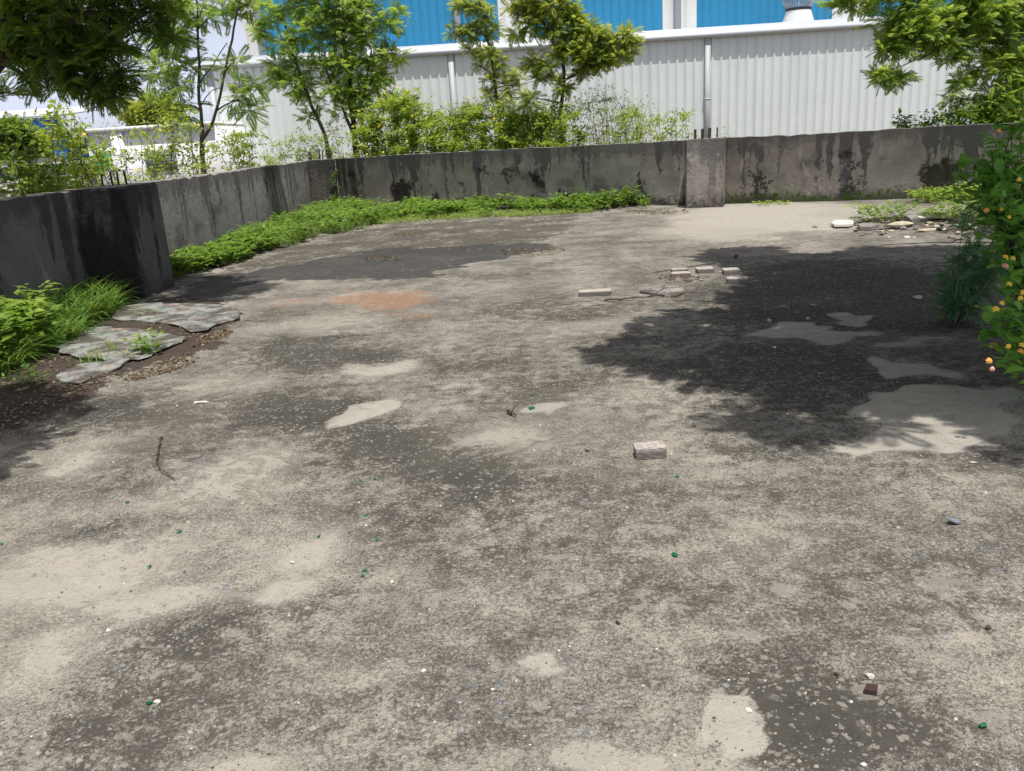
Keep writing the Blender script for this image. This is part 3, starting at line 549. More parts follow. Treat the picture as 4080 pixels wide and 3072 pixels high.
def clump_leaves(mb, c, r, ntw, nlf, size, proto, tint=.5, tv=.15, flat_=.75, droop=.1, surf=.45):
    """twig tips spread in a lumpy ball, each with a whorl of compound leaves"""
    d = rng.normal(0, 1, (ntw, 3)); d /= np.linalg.norm(d, axis=1, keepdims=True); rr = rng.random(ntw)**surf
    tips = c+d*(rr[:, None])*np.array([r, r, r*flat_]); n = ntw*nlf
    base = np.repeat(tips, nlf, 0); tw = np.repeat(d*.6+np.array([0, 0, .25]), nlf, 0)
    ld = rand_dirs(n, .1); ld = ld+tw*.9; ld[:, 2] -= droop; ld /= np.linalg.norm(ld, axis=1, keepdims=True)
    sc = size*rng.uniform(.65, 1.15, n); base = base-np.repeat(d, nlf, 0)*(rng.random((n, 1))*size*.5)
    ti = np.repeat(tint+rng.normal(0, tv, ntw)+.15*(d[:, 2]*rr), nlf)
    mb.inst(proto[0], proto[1], ortho(ld), base, sc, ti); return tips
def curve(a, b, n=6, sag=.1, seed=0):
    a = np.array(a, float); b = np.array(b, float); L = np.linalg.norm(b-a); t = np.linspace(0, 1, n)[:, None]; p = a+(b-a)*t
    r = np.random.default_rng(seed+int(abs(a[0]*7+b[2]*31)*10)); o = r.normal(0, 1, 3)*L*sag; o[2] = abs(o[2]); p += np.sin(t*math.pi)*o*.6+r.normal(0, L*.008, (n, 3))*np.sin(t*math.pi); return p
def tree(name, base, label, trunk, clumps, leafmat, cat='tree', size=.26, proto=NEEM, trunk_r=.07, tw=26, nl=8, group=None, bare=(), tint=.5, tv=.15, surf=.45, flat_=.75):
    """trunk: list of polylines (world). clumps: (x,y,z,r[,density]) leaf masses, each reached by a limb from the nearest stem"""
    T = empty(name, base); tag(T, label, cat, group); off = np.array(base, float)
    tb = MB(); stems = []
    for k, (pl, r0, r1) in enumerate(trunk):
        pl = np.array(pl, float); q = [pl[0]]
        for i in range(len(pl)-1): q += list(curve(pl[i], pl[i+1], 5, .03, k+i)[1:])
        q = np.array(q); rad = np.linspace(r0, r1, len(q)); tb.tube(q-off, rad, 8); stems.append((q, rad))
    lb = MB()
    o0 = np.array(trunk[0][0][-1] if False else trunk[0][0][len(trunk[0][0])//2]); clumps = sorted(clumps, key=lambda c_: np.linalg.norm(np.array(c_[:3])-o0))
    for cl in clumps:
        c = np.array(cl[:3]); r = cl[3]; den = cl[4] if len(cl) > 4 else 1.
        best = None
        for q, rad in stems:
            dd = np.linalg.norm(q-c, axis=1)+np.maximum(0, q[:, 2]-c[2]+.1)*1.5; i = int(np.argmin(dd))
            if best is None or dd[i] < best[0]: best = (dd[i], q[i], rad[i])
        L = best[0]; r0 = min(best[2]*.7, .02+.016*L)
        r0 = min(r0, .03); pp = curve(best[1], c, 6, .12, 5); rr_ = np.linspace(r0, .007, 6); tb.tube(pp-off, rr_, 5); stems.append((pp, rr_))
        tips = clump_leaves(lb, c, r, int(tw*den*(r/.5)**1.7)+3, nl, size, proto, tint+rng.normal(0, .05), tv, flat_, surf=surf)
        for tp in tips[::3]:
            j = rng.integers(3, 6); tb.tube(np.array([pp[j], (pp[j]+tp)/2+rng.normal(0, .03, 3), tp])-off, np.array([.008, .006, .003]), 4, False)
    tb.build('trunk', M['bark'], T, smooth=True)
    for a in lb.v: a -= off
    lb.build('crown', leafmat, T); return T
def flower_mesh(kind, n=14, r=.018):
    mb = MB()
    for k in range(n):
        a = k*2.4; u = math.sqrt((k+.5)/n); z = r*.8*(1-u*u); p = np.array([r*u*math.cos(a), r*u*math.sin(a), z]); s = r*.42
        nn = np.array([p[0]*.8, p[1]*.8, r*.9]); nn /= np.linalg.norm(nn); t1 = np.cross(nn, [0, 1, .1]); t1 /= np.linalg.norm(t1); t2 = np.cross(nn, t1)
        ps = [p+s*(math.cos(b)*t1+math.sin(b)*t2) for b in (0, 1.57, 3.14, 4.71)]+[p+nn*r*.2]; mb.add(ps, [(0, 1, 4), (1, 2, 4), (2, 3, 4), (3, 0, 4)])
    me = mb.mesh('flower', M['fl_'+kind]); return me
FL = {k: flower_mesh(k) for k in FC}; FLB = {k: flower_mesh(k, 12, .027) for k in FC}
def shrub(name, base, label, stems, leafmat, size=.07, per=26, cat='shrub', group=None, flowers=0, proto=OVq, tint=.5, tv=.16, spread=.11, branch=5, fk=('yellow',), low=.12):
    """stems: tip points (world). Every stem gets side twigs, leaves in whorls along them."""
    T = empty(name, base); tag(T, label, cat, group); off = np.array(base, float); tb = MB(); lb = MB(); ftips = []
    for k, tip in enumerate(stems):
        tip = np.array(tip, float); b = off+np.array([rng.normal(0, .12), rng.normal(0, .12), 0]); p = curve(b, tip, 8, .07, k); L = np.linalg.norm(tip-b)
        tb.tube(p-off, np.linspace(.006+.004*L, .003, 8), 5, False); segs = [(p, .25)]
        for j in range(branch):
            u = rng.uniform(low+.08, .95); i = int(u*7); s0 = p[i]; d = rand_dirs(1, .35)[0]; e = s0+d*rng.uniform(.12, .34)*min(1.3, L*.6); q = np.array([s0, (s0+e)/2+rng.normal(0, .02, 3), e]); tb.tube(q-off, np.array([.004, .003, .002]), 4, False); segs.append((q, 0)); ftips.append(e)
        ftips.append(tip)
        for q, st in segs:
            m = per if st else max(4, int(per*.55)); u = rng.uniform(low if st else .1, 1, m); x = u*(len(q)-1); i = np.minimum(x.astype(int), len(q)-2); w = (x-i)[:, None]
            pos = q[i]*(1-w)+q[i+1]*w; d = rand_dirs(m, .15); pos = pos+d*rng.random((m, 1))*spread*.5
            lb.inst(proto[0], proto[1], ortho(d, .35), pos-off, size*rng.uniform(.6, 1.2, m), np.full(m, tint)+rng.normal(0, tv)*.4+rng.normal(0, tv, m)*.6)
    tb.build('stems', M['bark'], T); lb.build('foliage', leafmat, T)
    if flowers:
        for k in rng.permutation(len(ftips))[:flowers]:
            o = link('flower', FLB[fk[k % len(fk)]], T, ftips[k]-off+np.array([0, -.02, .015])); o.rotation_euler = (rng.uniform(0, .9), rng.uniform(-.4, .4), 0)
    return T
def tips_at(pts, Y, jit=.25): return [PY(x, y, Y+rng.normal(0, jit)) for x, y in pts]
def rtips(x0, x1, yf, n, Y, jit=.3):
    r = []
    for k in range(n):
        x = x0+(x1-x0)*(k+rng.uniform(.1, .9))/n; r.append(PY(x, yf(x)+rng.uniform(-10, 60), Y+rng.normal(0, jit)))
    return r
def gb(px, py, Y): p = PY(px, py, Y); p[2] = -.5; return p
def C(px, py, Y, r, den=1.): p = PY(px, py, Y); return (p[0], p[1], p[2], r, den)

# tall thin forked tree at px 800
Y = 16.5
b = gb(808, 640, Y); f0 = PY(803, 560, Y)
tree('forked_tree', b, 'slender dark-stemmed tree with V fork behind left wall', [([b, PY(810, 660, Y), f0], .06, .045), ([f0, PY(793, 400, Y), PY(790, 200, Y), PY(786, 30, Y), PY(780, -150, Y+.2)], .035, .012),
     ([f0, PY(850, 480, Y-.1), PY(885, 340, Y-.2), PY(925, 160, Y-.2), PY(955, 0, Y-.2), PY(970, -160, Y-.2)], .032, .014), ([PY(797, 330, Y), PY(850, 260, Y), PY(905, 170, Y+.1)], .014, .008), ([PY(802, 420, Y), PY(845, 360, Y), PY(880, 350, Y)], .01, .006)],
     [C(730, 130, Y, 0.43, 0.88), C(690, 230, Y, 0.41, 0.66), C(800, 60, Y, 0.47, 0.66), C(850, 60, Y, 0.41, 0.55), C(680, 330, Y, 0.47, 0.88), C(620, 300, Y+.4, 0.54, 0.88), C(730, 420, Y, 0.34, 0.55), C(960, 400, Y, 0.41, 0.55), C(1000, 430, Y, 0.34, 0.66), C(940, 250, Y, 0.34, 0.44), C(720, 20, Y, 0.47, 0.77), C(920, -60, Y, 0.54, 0.77), C(1000, 20, Y, 0.47, 0.66), C(640, 180, Y+.3, 0.41, 0.66), C(760, 260, Y, 0.38, 0.55), C(1010, 330, Y, 0.30, 0.55)],
     M['neem'], size=.30, tw=13, nl=6, tint=.45)
# big left foreground tree
LCL = []
for poly, k in ((wpoly([(230, 640), (330, 662), (480, 655), (600, 642), (540, 612), (420, 596), (330, 600)]), 22), ([(-4.7, 8.6), (-3.9, 8.6), (-3.7, 9.9), (-4.7, 10.2)], 16), ([(-4.9, 5.6), (-4.4, 5.6), (-4.4, 8.6), (-4.9, 8.6)], 14),
                (wpoly([(-60, 870), (60, 850), (170, 850), (150, 880), (0, 930), (-60, 930)]), 9), (wpoly([(-80, 950), (60, 955), (70, 985), (-80, 1005)]), 6)):
    a_ = np.array(poly); lo_, hi_ = a_.min(0), a_.max(0); c_ = 0
    while c_ < k:
        x_, y_ = rng.uniform(lo_, hi_)
        if not inpoly(np.array([x_]), np.array([y_]), [tuple(q_) for q_ in a_])[0]: continue
        h_ = 1.48+.21*y_+.75+rng.uniform(0, .5); LCL.append((x_+sd[0]/sd[2]*h_, y_+sd[1]/sd[2]*h_, h_, rng.uniform(.16, .3), 1.1)); c_ += 1
Y = 9.6
b = gb(-260, 500, Y); h = PY(-200, 330, Y)
tree('neem_tree', b, 'large dark shady tree overhanging the left wall at upper left', [([b, PY(-180, 420, Y), PY(-60, 280, Y), PY(20, 180, Y), PY(60, -100, Y), PY(120, -500, Y)], .17, .07), ([PY(10, 200, Y), PY(150, 150, Y-.2), PY(330, 60, Y-.3), PY(520, 40, Y-.4)], .06, .02),
     ([PY(-20, 240, Y), PY(100, 300, Y-.1), PY(250, 330, Y-.2), PY(380, 340, Y-.3)], .03, .01), ([PY(60, -100, Y), PY(-2.6*300+1100, -300, Y-.3), PY(560, -500, Y-.6)], .06, .02)],
     [C(x, y, Y+dy, r, d) for x, y, dy, r, d in [(60, 40, 0, .42, 1.5), (180, 60, -.1, .42, 1.6), (300, 90, -.2, .42, 1.5), (420, 60, -.2, .4, 1.4), (540, 40, -.3, .36, 1.2), (640, 50, -.3, .3, 1), (110, 160, .1, .42, 1.6), (230, 190, 0, .42, 1.7), (340, 210, -.1, .4, 1.6), (440, 190, -.2, .36, 1.3),
      (160, 270, 0, .32, 1.1), (280, 300, -.1, .36, 1.5), (390, 310, -.2, .34, 1.4), (470, 300, -.2, .28, 1), (330, 350, -.1, .26, .9), (450, 370, -.2, .22, .7), (60, 240, .1, .25, .6), (20, 370, .2, .16, .5), (30, 150, .1, .36, 1.2), (600, 110, -.3, .26, .7), (680, 140, -.3, .22, .6), (230, 280, .2, .3, 1.2),
      (30, -60, -.3, .5, 1), (250, -80, -.3, .55, 1), (480, -90, -.4, .5, 1), (640, -80, -.5, .4, .8), (150, -200, 0, .6, .8), (420, -230, -.5, .6, .8)]]+LCL,
     M['neem_dark'], size=.24, tw=16, nl=8, tint=.48, trunk_r=.1, surf=.6)
def over(name_base, G, label, stems, pts, hfun, mat, n=16, nl=7, r=.34, size=.25):
    cl = []
    for gxx, gyy, rr in pts:
        hh = hfun(gxx, gyy); cl.append((gxx+sd[0]/sd[2]*hh, gyy+sd[1]/sd[2]*hh, hh, rr))
    return tree('neem_tree', G, label, stems, cl, mat, size=size, tw=n, nl=nl)
# crown over the yard at the right: the shade polygon on the slab
SH = wpoly([(1262, 762), (1330, 735), (1390, 712), (1410, 690), (1500, 660), (1580, 628), (1640, 600), (1560, 570), (1500, 552), (1540, 540), (1640, 530), (1700, 545), (1790, 555), (1850, 536), (2000, 532), (2300, 540), (2500, 700), (2400, 1000), (2212, 985), (2060, 985), (2000, 960), (1950, 930), (1880, 960), (1700, 945), (1560, 920), (1530, 890), (1600, 880), (1560, 850), (1480, 830), (1400, 800), (1300, 785)])
LITP = [ell(1660, 700, 45, 8), ell(1500, 700, 50, 8), ell(2010, 910, 90, 30), ell(1650, 835, 40, 6), ell(1610, 605, 30, 10), ell(2080, 955, 60, 18), ell(1720, 665, 40, 6), ell(1860, 720, 25, 4), ell(1480, 745, 40, 5), ell(1600, 760, 50, 5), ell(1540, 800, 45, 6), ell(1690, 790, 30, 5), ell(1770, 640, 30, 4), ell(1580, 720, 26, 4), ell(1730, 905, 50, 8), ell(1900, 800, 30, 5), ell(1650, 870, 30, 6), ell(1410, 765, 30, 4)]
LITP += [ell(rng.uniform(1400, 2000), rng.uniform(580, 940), rng.uniform(8, 22), rng.uniform(2, 5)) for _ in range(16)]
xs = np.array(SH); lo, hi = xs.min(0), xs.max(0); pts = []
tries = 0
while len(pts) < 420 and tries < 30000:
    tries += 1; x, y = rng.uniform(lo[0], min(hi[0], 7.5)), rng.uniform(lo[1], hi[1]); r = rng.uniform(.09, .34)
    s = float(sdist(np.array([x]), np.array([y]), SH)[0])
    if s < r*.75: continue
    if any(sdist(np.array([x]), np.array([y]), L)[0] > -r*.6 for L in LITP): continue
    if any((x-a)**2+(y-b_)**2 < (.7*max(r, c_))**2 for a, b_, c_ in pts): continue
    pts.append((x, y, r))
hf = lambda x, y: 1.48+.165*y+.75+.5*math.sin(x*1.7+y*1.3)+.5+rng.uniform(-.2, .5)
def stem_to(G, top, n=4): return curve(G, top, n, .05, 3)
G2 = (7.6, 8.0, -.5)
over('neem_tree', G2, 'wide shade tree reaching over the yard from the right, only lowest leaves in view', [([G2, (7.4, 7.9, 1.5), (7.0, 7.6, 3.0), (6.4, 7.2, 4.3)], .22, .12), ([(7.0, 7.6, 3.0), (6.0, 7.8, 3.9), (4.6, 7.9, 4.4), (3.2, 7.9, 4.5), (2.0, 7.4, 4.4)], .10, .03), ([(6.4, 7.2, 4.0), (5.4, 6.1, 4.2), (4.2, 5.2, 4.1), (3.0, 4.8, 3.9)], .09, .03), ([(6.9, 7.6, 3.2), (6.2, 7.9, 4.2), (5.4, 8.2, 4.5), (4.8, 8.2, 4.7)], .09, .03)],
     pts, hf, M['neem'], n=25, nl=8)
# right tree beyond the wall
Y = 16.0
b = gb(4230, 400, Y); f0 = PY(4140, 250, Y)
tree('neem_tree', b, 'bushy neem tree behind right end of the wall, drooping feathery branches', [([b, PY(4190, 420, Y), f0, PY(4100, 60, Y), PY(4080, -200, Y)], .13, .05), ([f0, PY(4020, 180, Y-.2), PY(3930, 130, Y-.3), PY(3820, 60, Y-.4)], .05, .02), ([f0, PY(4000, 175, Y-.2), PY(3860, 165, Y-.4), PY(3740, 200, Y-.5), PY(3590, 265, Y-.6)], .04, .008), ([PY(4160, 330, Y), PY(4060, 300, Y), PY(3980, 260, Y)], .05, .02)],
     [C(x, y, Y+dy, r, d) for x, y, dy, r, d in [(3350, 30, -.4, .26, .7), (3400, -40, -.4, .4, 1), (3520, -20, -.4, .45, 1.1), (3560, 90, -.4, .4, 1.3), (3640, 40, -.4, .45, 1.4), (3530, 190, -.5, .32, 1.2), (3620, 160, -.5, .4, 1.4), (3720, 90, -.4, .5, 1.5), (3740, 180, -.4, .36, 1.2), (3830, 40, -.3, .5, 1.5), (3840, 160, -.3, .4, 1.2), (3930, 60, -.3, .5, 1.5), (4030, 60, -.2, .5, 1.5), (3990, 140, -.2, .4, 1.2),
      (3535, 295, -.6, .24, 1.3), (3590, 300, -.6, .22, 1.1), (3800, 230, -.4, .22, .6), (3830, 330, -.4, .25, .6), (3800, 390, -.5, .2, .5), (3960, 260, -.3, .36, 1.5), (4050, 230, -.2, .4, 1.5), (4040, 330, -.2, .4, 1.6), (3960, 400, -.4, .36, 1.8), (4030, 430, -.3, .4, 1.8), (3930, 450, -.4, .25, 1.2), (3860, 280, -.4, .2, .4), (4060, 480, -.5, .3, 1.4), (3990, 470, -.5, .25, 1.3), (4090, 400, -.4, .35, 1.4), (4100, 150, 0, .5, 1.3), (3640, -90, -.4, .5, .8), (3850, -90, -.3, .55, .8), (4050, -80, -.2, .55, .8)]],
     M['neem'], size=.24, tw=33, nl=8, tint=.5, proto=NEEM)
# big multi-stem tree px 1330
Y = 22.6
b = gb(1325, 640, Y); 
tree('neem_tree', b, 'tall leafy multi-stemmed neem tree left of the yellow-flowered shrubs', [([b, PY(1300, 560, Y), PY(1240, 420, Y), PY(1200, 300, Y), PY(1160, 200, Y), PY(1120, 60, Y)], .06, .02), ([PY(1420, 640, Y+.3), PY(1408, 480, Y+.2), PY(1395, 330, Y+.2), PY(1370, 160, Y+.1), PY(1360, -60, Y+.1)], .08, .03), ([PY(1430, 600, Y), PY(1380, 470, Y), PY(1340, 380, Y), PY(1300, 280, Y)], .05, .02), ([PY(1440, 500, Y), PY(1450, 360, Y), PY(1480, 200, Y)], .045, .02)],
     [C(x, y, Y+dy, r, d) for x, y, dy, r, d in [(1080, 60, 0, .5, .8), (1040, 120, 0, .45, .6), (1130, 170, 0, .45, .7), (1110, 260, 0, .4, .9), (1180, 240, 0, .5, 1), (1180, 330, 0, .45, 1.2), (1200, 370, 0, .3, 1), (1110, 320, .1, .28, .8), (1250, 130, 0, .6, 1.2), (1250, 20, 0, .6, 1.2), (1350, 60, 0, .65, 1.4), (1430, 40, 0, .55, 1.3), (1350, 170, .1, .65, 1.4), (1440, 150, 0, .5, 1.2),
      (1290, 270, 0, .5, 1.2), (1390, 270, 0, .6, 1.4), (1480, 230, 0, .5, 1), (1330, 360, 0, .45, 1.1), (1420, 380, 0, .5, 1.3), (1500, 330, 0, .5, 1.1), (1370, 440, 0, .35, .9), (1450, 440, 0, .35, .9), (1540, 110, -.1, .4, 1), (1570, 60, -.1, .36, .8), (1560, 220, -.1, .36, .8), (1560, 400, 0, .35, .8), (1230, 470, .1, .25, .4), (1150, 0, 0, .5, .7), (1350, -80, 0, .7, 1), (1200, -100, 0, .6, 1), (1500, -60, 0, .5, .8), (1540, 300, -.1, .35, .8), (1270, 420, .1, .3, .5)]],
     M['neem'], size=.28, tw=19, nl=8, tint=.52)
# slim sapling px 1980
Y = 20.4
b = gb(1990, 600, Y)
tree('neem_sapling', b, 'slim single-stem neem sapling in front of grey downpipe', [([b, PY(1992, 560, Y), PY(1985, 420, Y), PY(1968, 300, Y), PY(1940, 150, Y), PY(1915, 30, Y), PY(1905, -40, Y)], .05, .015)],
     [C(x, y, Y+dy, r, d) for x, y, dy, r, d in [(1840, 20, 0, .28, .9), (1890, 10, 0, .32, 1), (1930, 60, 0, .32, 1), (1850, 110, 0, .26, .8), (1900, 130, 0, .3, .9), (1960, 130, 0, .26, .8), (1880, 200, 0, .25, .7), (1950, 220, 0, .3, 1), (1990, 250, 0, .26, .8), (1900, 260, 0, .22, .5), (1970, 320, 0, .28, .8), (2030, 340, 0, .26, 1), (1950, 380, 0, .2, .5), (2000, 400, 0, .26, .6), (2050, 300, 0, .2, .5), (1800, 130, 0, .18, .6)]],
     M['neem_bright'], size=.25, tw=26, nl=7, tint=.42)
# umbrella-crowned young tree px 2230
Y = 19.0
b = gb(2222, 600, Y); f0 = PY(2248, 320, Y)
tree('neem_tree', b, 'young tree with rounded spreading crown in front of blue panel', [([b, PY(2228, 480, Y), PY(2240, 390, Y), f0, PY(2240, 240, Y), PY(2200, 160, Y), PY(2160, 80, Y)], .05, .02), ([f0, PY(2290, 300, Y-.1), PY(2340, 250, Y-.2), PY(2440, 180, Y-.2), PY(2490, 150, Y-.2)], .03, .01), ([PY(2250, 300, Y), PY(2240, 200, Y+.1), PY(2270, 100, Y), PY(2290, 60, Y)], .03, .012), ([f0, PY(2200, 260, Y), PY(2150, 270, Y)], .012, .006)],
     [C(x, y, Y+dy, r, d) for x, y, dy, r, d in [(2080, 30, 0, .32, .9), (2140, 20, 0, .38, 1.1), (2210, 40, 0, .38, 1.1), (2110, 100, 0, .34, .9), (2180, 110, 0, .36, 1), (2060, 140, 0, .24, .7), (2290, 60, 0, .3, 1.3), (2310, 120, 0, .32, 1.2), (2250, 150, 0, .34, 1), (2300, 200, -.1, .36, 1.4), (2370, 130, -.2, .3, 1.2), (2400, 190, -.2, .36, 1.5), (2360, 250, -.2, .36, 1.5), (2430, 240, -.2, .3, 1.2), (2480, 150, -.2, .3, 1.1), (2510, 200, -.2, .24, 1), (2330, 290, -.1, .24, .9),
      (2130, 250, 0, .26, .9), (2180, 270, 0, .24, .9), (2150, 310, 0, .18, .6), (2230, 350, 0, .26, .8), (2120, 390, 0, .2, .7), (2250, 10, 0, .3, .8), (2130, -50, 0, .4, .9), (2230, 210, 0, .26, .8)]],
     M['neem_bright'], size=.25, tw=34, nl=8, tint=.46)
# background tree behind white building
Y = 34
tree('round_tree', gb(610, 520, Y), 'distant yellowish-green rounded tree above the white building', [([gb(610, 520, Y), PY(610, 480, Y), PY(610, 420, Y)], .15, .06)],
     [C(x, y, Y, r, 1.2) for x, y, r in [(520, 450, .6), (560, 430, .7), (610, 410, .7), (660, 430, .7), (690, 460, .6), (600, 460, .8), (550, 470, .6)]], M['neem_bright'], size=.3, tw=26, nl=6, tint=.6, proto=OV and NEEM)
Y = 50
tree('round_tree', gb(90, 600, Y), 'distant dark green tree in front of the blue shed', [([gb(90, 600, Y), PY(90, 560, Y)], .2, .08)], [C(x, y, Y, r, 1.2) for x, y, r in [(30, 520, 1.), (80, 530, 1.1), (120, 560, 1.), (150, 600, .9), (60, 590, 1.1)]], M['neem_dark'], size=.5, tw=24, nl=6, tint=.45)

# shrubs along the outside of the walls
def outside(p, m=.3):
    x, y, z = p[:, 0], p[:, 1], p[:, 2]; wl_ = np.where(x < 3.9, 21.2+(x+3.9)*(-.672), 16.1-(x-3.9)*.45)+m
    return (x < -4.5-m) | (y > wl_) | (z > 1.5)
def row(px0, px1, prof, n, Yf, label, mat, flowers=0, size=.075, per=26, tint=.5, fk=('yellow',), branch=8, nm='lantana_shrub', group=None, jit=.25, fill=.5):
    xm = (px0+px1)/2; yy = Yf(xm); b = gb(xm, 600, yy); st = []
    for k in range(n):
        x = px0+(px1-px0)*(k+rng.uniform(.05, .95))/n; h = prof(x); lowy = 640 if x > 1000 else 700
        y = h+abs(rng.normal(0, .28))*(lowy-h) if rng.random() < fill else h+rng.uniform(-8, 30); st.append(PY(x, y, Yf(x)+rng.normal(0, jit)))
    T = empty(nm, b); tag(T, label, 'shrub', group); off = b; tb = MB(); lb = MB(); ft = []
    for k, tip in enumerate(st):
        root = np.array([tip[0]*.45+b[0]*.55+rng.normal(0, .2), tip[1]+rng.normal(0, .15), -.5]); p = curve(root, tip, 8, .16, k); L = tip[2]+.5
        tb.tube(p-off, np.linspace(.004+.003*L, .002, 8), 5, False); segs = [(p, per*2)]
        for j in range(branch):
            u = rng.uniform(.42, 1); s0 = p[min(7, int(u*7))]; e = s0+rand_dirs(1, .15)[0]*rng.uniform(.15, .45); q = np.array([s0, (s0+e)/2+rng.normal(0, .02, 3), e]); tb.tube(q-off, np.array([.004, .003, .002]), 4, False); segs.append((q, per)); ft.append(e)
        ft.append(tip)
        for q, m in segs:
            u = rng.uniform(.35 if len(q) > 3 else .1, 1.02, m); x = np.clip(u*(len(q)-1), 0, len(q)-1.001); i = x.astype(int); w = (x-i)[:, None]; pos = q[i]*(1-w)+q[i+1]*w; d = rand_dirs(m, .1); pos = pos+d*rng.random((m, 1))*.09; ok = outside(pos); pos = pos[ok]; d = d[ok]; m = len(pos)
            if m == 0: continue
            lb.inst(OVq[0], OVq[1], ortho(d, .4), pos-off, size*rng.uniform(.6, 1.25, m), np.full(m, tint)+rng.normal(0, .07)+rng.normal(0, .13, m))
    tb.build('stems', M['bark'], T); lb.build('foliage', mat, T)
    if flowers:
        ft = [f for f in ft if f[2] > .9 and outside(np.array([f]))[0]]
        for k in rng.permutation(len(ft))[:flowers]:
            o = link('flower', FLB[fk[int(k) % len(fk)]], T, ft[k]-off+np.array([0, -.05, .02])); o.rotation_euler = (rng.uniform(.2, 1.1), rng.uniform(-.4, .4), 0)
def pw(pts):
    xs, ys = zip(*pts); return lambda x: float(np.interp(x, xs, ys))
midY = lambda x: float(np.interp(x, [1100, 1330, 2760, 3000, 4080], [22.6, 22.3, 17.3, 17.0, 15.2]))
row(1070, 1260, pw([(1070, 610), (1130, 545), (1180, 510), (1260, 540)]), 12, midY, 'sparse low shrub on the wall left of the multi-stemmed tree', M['lantana'], 3, per=18, tint=.42, fk=('pink',))
row(1240, 1420, pw([(1240, 470), (1300, 480), (1360, 540), (1420, 520)]), 10, midY, 'loose thin shrub around the stems of the tall multi-stemmed tree', M['lantana'], 3, per=16, tint=.45)
row(1400, 1720, pw([(1400, 480), (1470, 410), (1560, 360), (1640, 330), (1690, 360), (1720, 420)]), 34, midY, 'tallest dense shrub mound thick with yellow flower heads', M['lantana'], 75, size=.095, per=38, tint=.52)
row(1700, 1880, pw([(1700, 400), (1740, 430), (1800, 410), (1880, 390)]), 22, midY, 'medium yellow-flowered shrub below the grey downpipe', M['lantana'], 28, size=.09, per=36, tint=.5)
row(1860, 2100, pw([(1860, 390), (1920, 380), (2000, 400), (2100, 410)]), 26, midY, 'leafy shrub around foot of the slim sapling', M['lantana'], 20, size=.09, per=36, tint=.5)
row(2060, 2330, pw([(2060, 400), (2150, 400), (2230, 390), (2330, 400)]), 28, midY, 'shrub around trunk of the round-crowned young tree', M['lantana'], 4, size=.085, per=36, tint=.52)
row(2300, 2560, pw([(2300, 370), (2380, 310), (2450, 350), (2500, 400), (2560, 420)]), 24, lambda x: midY(x)+.5, 'thin pale wispy shrub right of the round-crowned tree', M['lantana'], 0, size=.05, per=24, tint=.6, fill=.3)
row(2480, 2740, pw([(2480, 400), (2580, 390), (2640, 440), (2700, 430), (2740, 500)]), 20, midY, 'shrub at right end of the row, before the second downpipe', M['lantana'], 2, size=.07, per=20, tint=.5)
row(2870, 2895, pw([(2870, 520), (2895, 515)]), 3, midY, 'tiny sprout poking over the wall beside the middle pillar', M['lantana'], 0, size=.08, per=10, tint=.55, branch=1)
row(3560, 3960, pw([(3480, 505), (3560, 475), (3700, 440), (3800, 400), (3960, 380)]), 26, midY, 'dark low shrub leaning on right wall top under the drooping tree', M['neem_dark'], 0, size=.09, per=26, tint=.45, nm='shrub')
lY = lambda x: float(np.interp(x, [0, 300, 700, 1000], [9.6, 10.5, 14., 19.]))
row(-60, 150, pw([(-60, 560), (60, 540), (150, 600)]), 8, lambda x: 9.8, 'dark leafy shrub at left edge in front of the rubble wall', M['neem_dark'], 0, size=.09, per=18, tint=.5, nm='shrub')
row(90, 260, pw([(90, 650), (160, 690), (260, 690)]), 12, lambda x: 10.2, 'bright low shrub just over left wall before the rubble wall', M['lantana'], 2, size=.08, per=22, tint=.55)
row(180, 350, pw([(180, 480), (230, 380), (270, 400), (320, 470), (350, 560)]), 14, lambda x: 11., 'tall bright leafy shrub in front of white building corner', M['lantana'], 2, size=.09, per=16, tint=.5)
row(380, 560, pw([(380, 500), (450, 470), (520, 480), (560, 500)]), 6, lambda x: 13., 'loose shrub in front of the green net', M['lantana'], 4, size=.075, per=11, tint=.5)
row(540, 800, pw([(540, 430), (620, 420), (700, 390), (800, 480)]), 15, lambda x: 15.2, 'bright dense shrub left of the forked stem', M['lantana'], 4, size=.085, per=14, tint=.52)
row(830, 1050, pw([(830, 520), (900, 460), (980, 430), (1050, 520)]), 13, lambda x: 18.5, 'yellow-green shrub right of the forked stem, against the pale wall', M['lantana'], 2, size=.085, per=16, tint=.52)
row(1030, 1090, pw([(1030, 600), (1090, 590)]), 5, lambda x: 21.5, 'small sprig above left wall near the corner', M['lantana'], 1, size=.07, per=14, tint=.5)

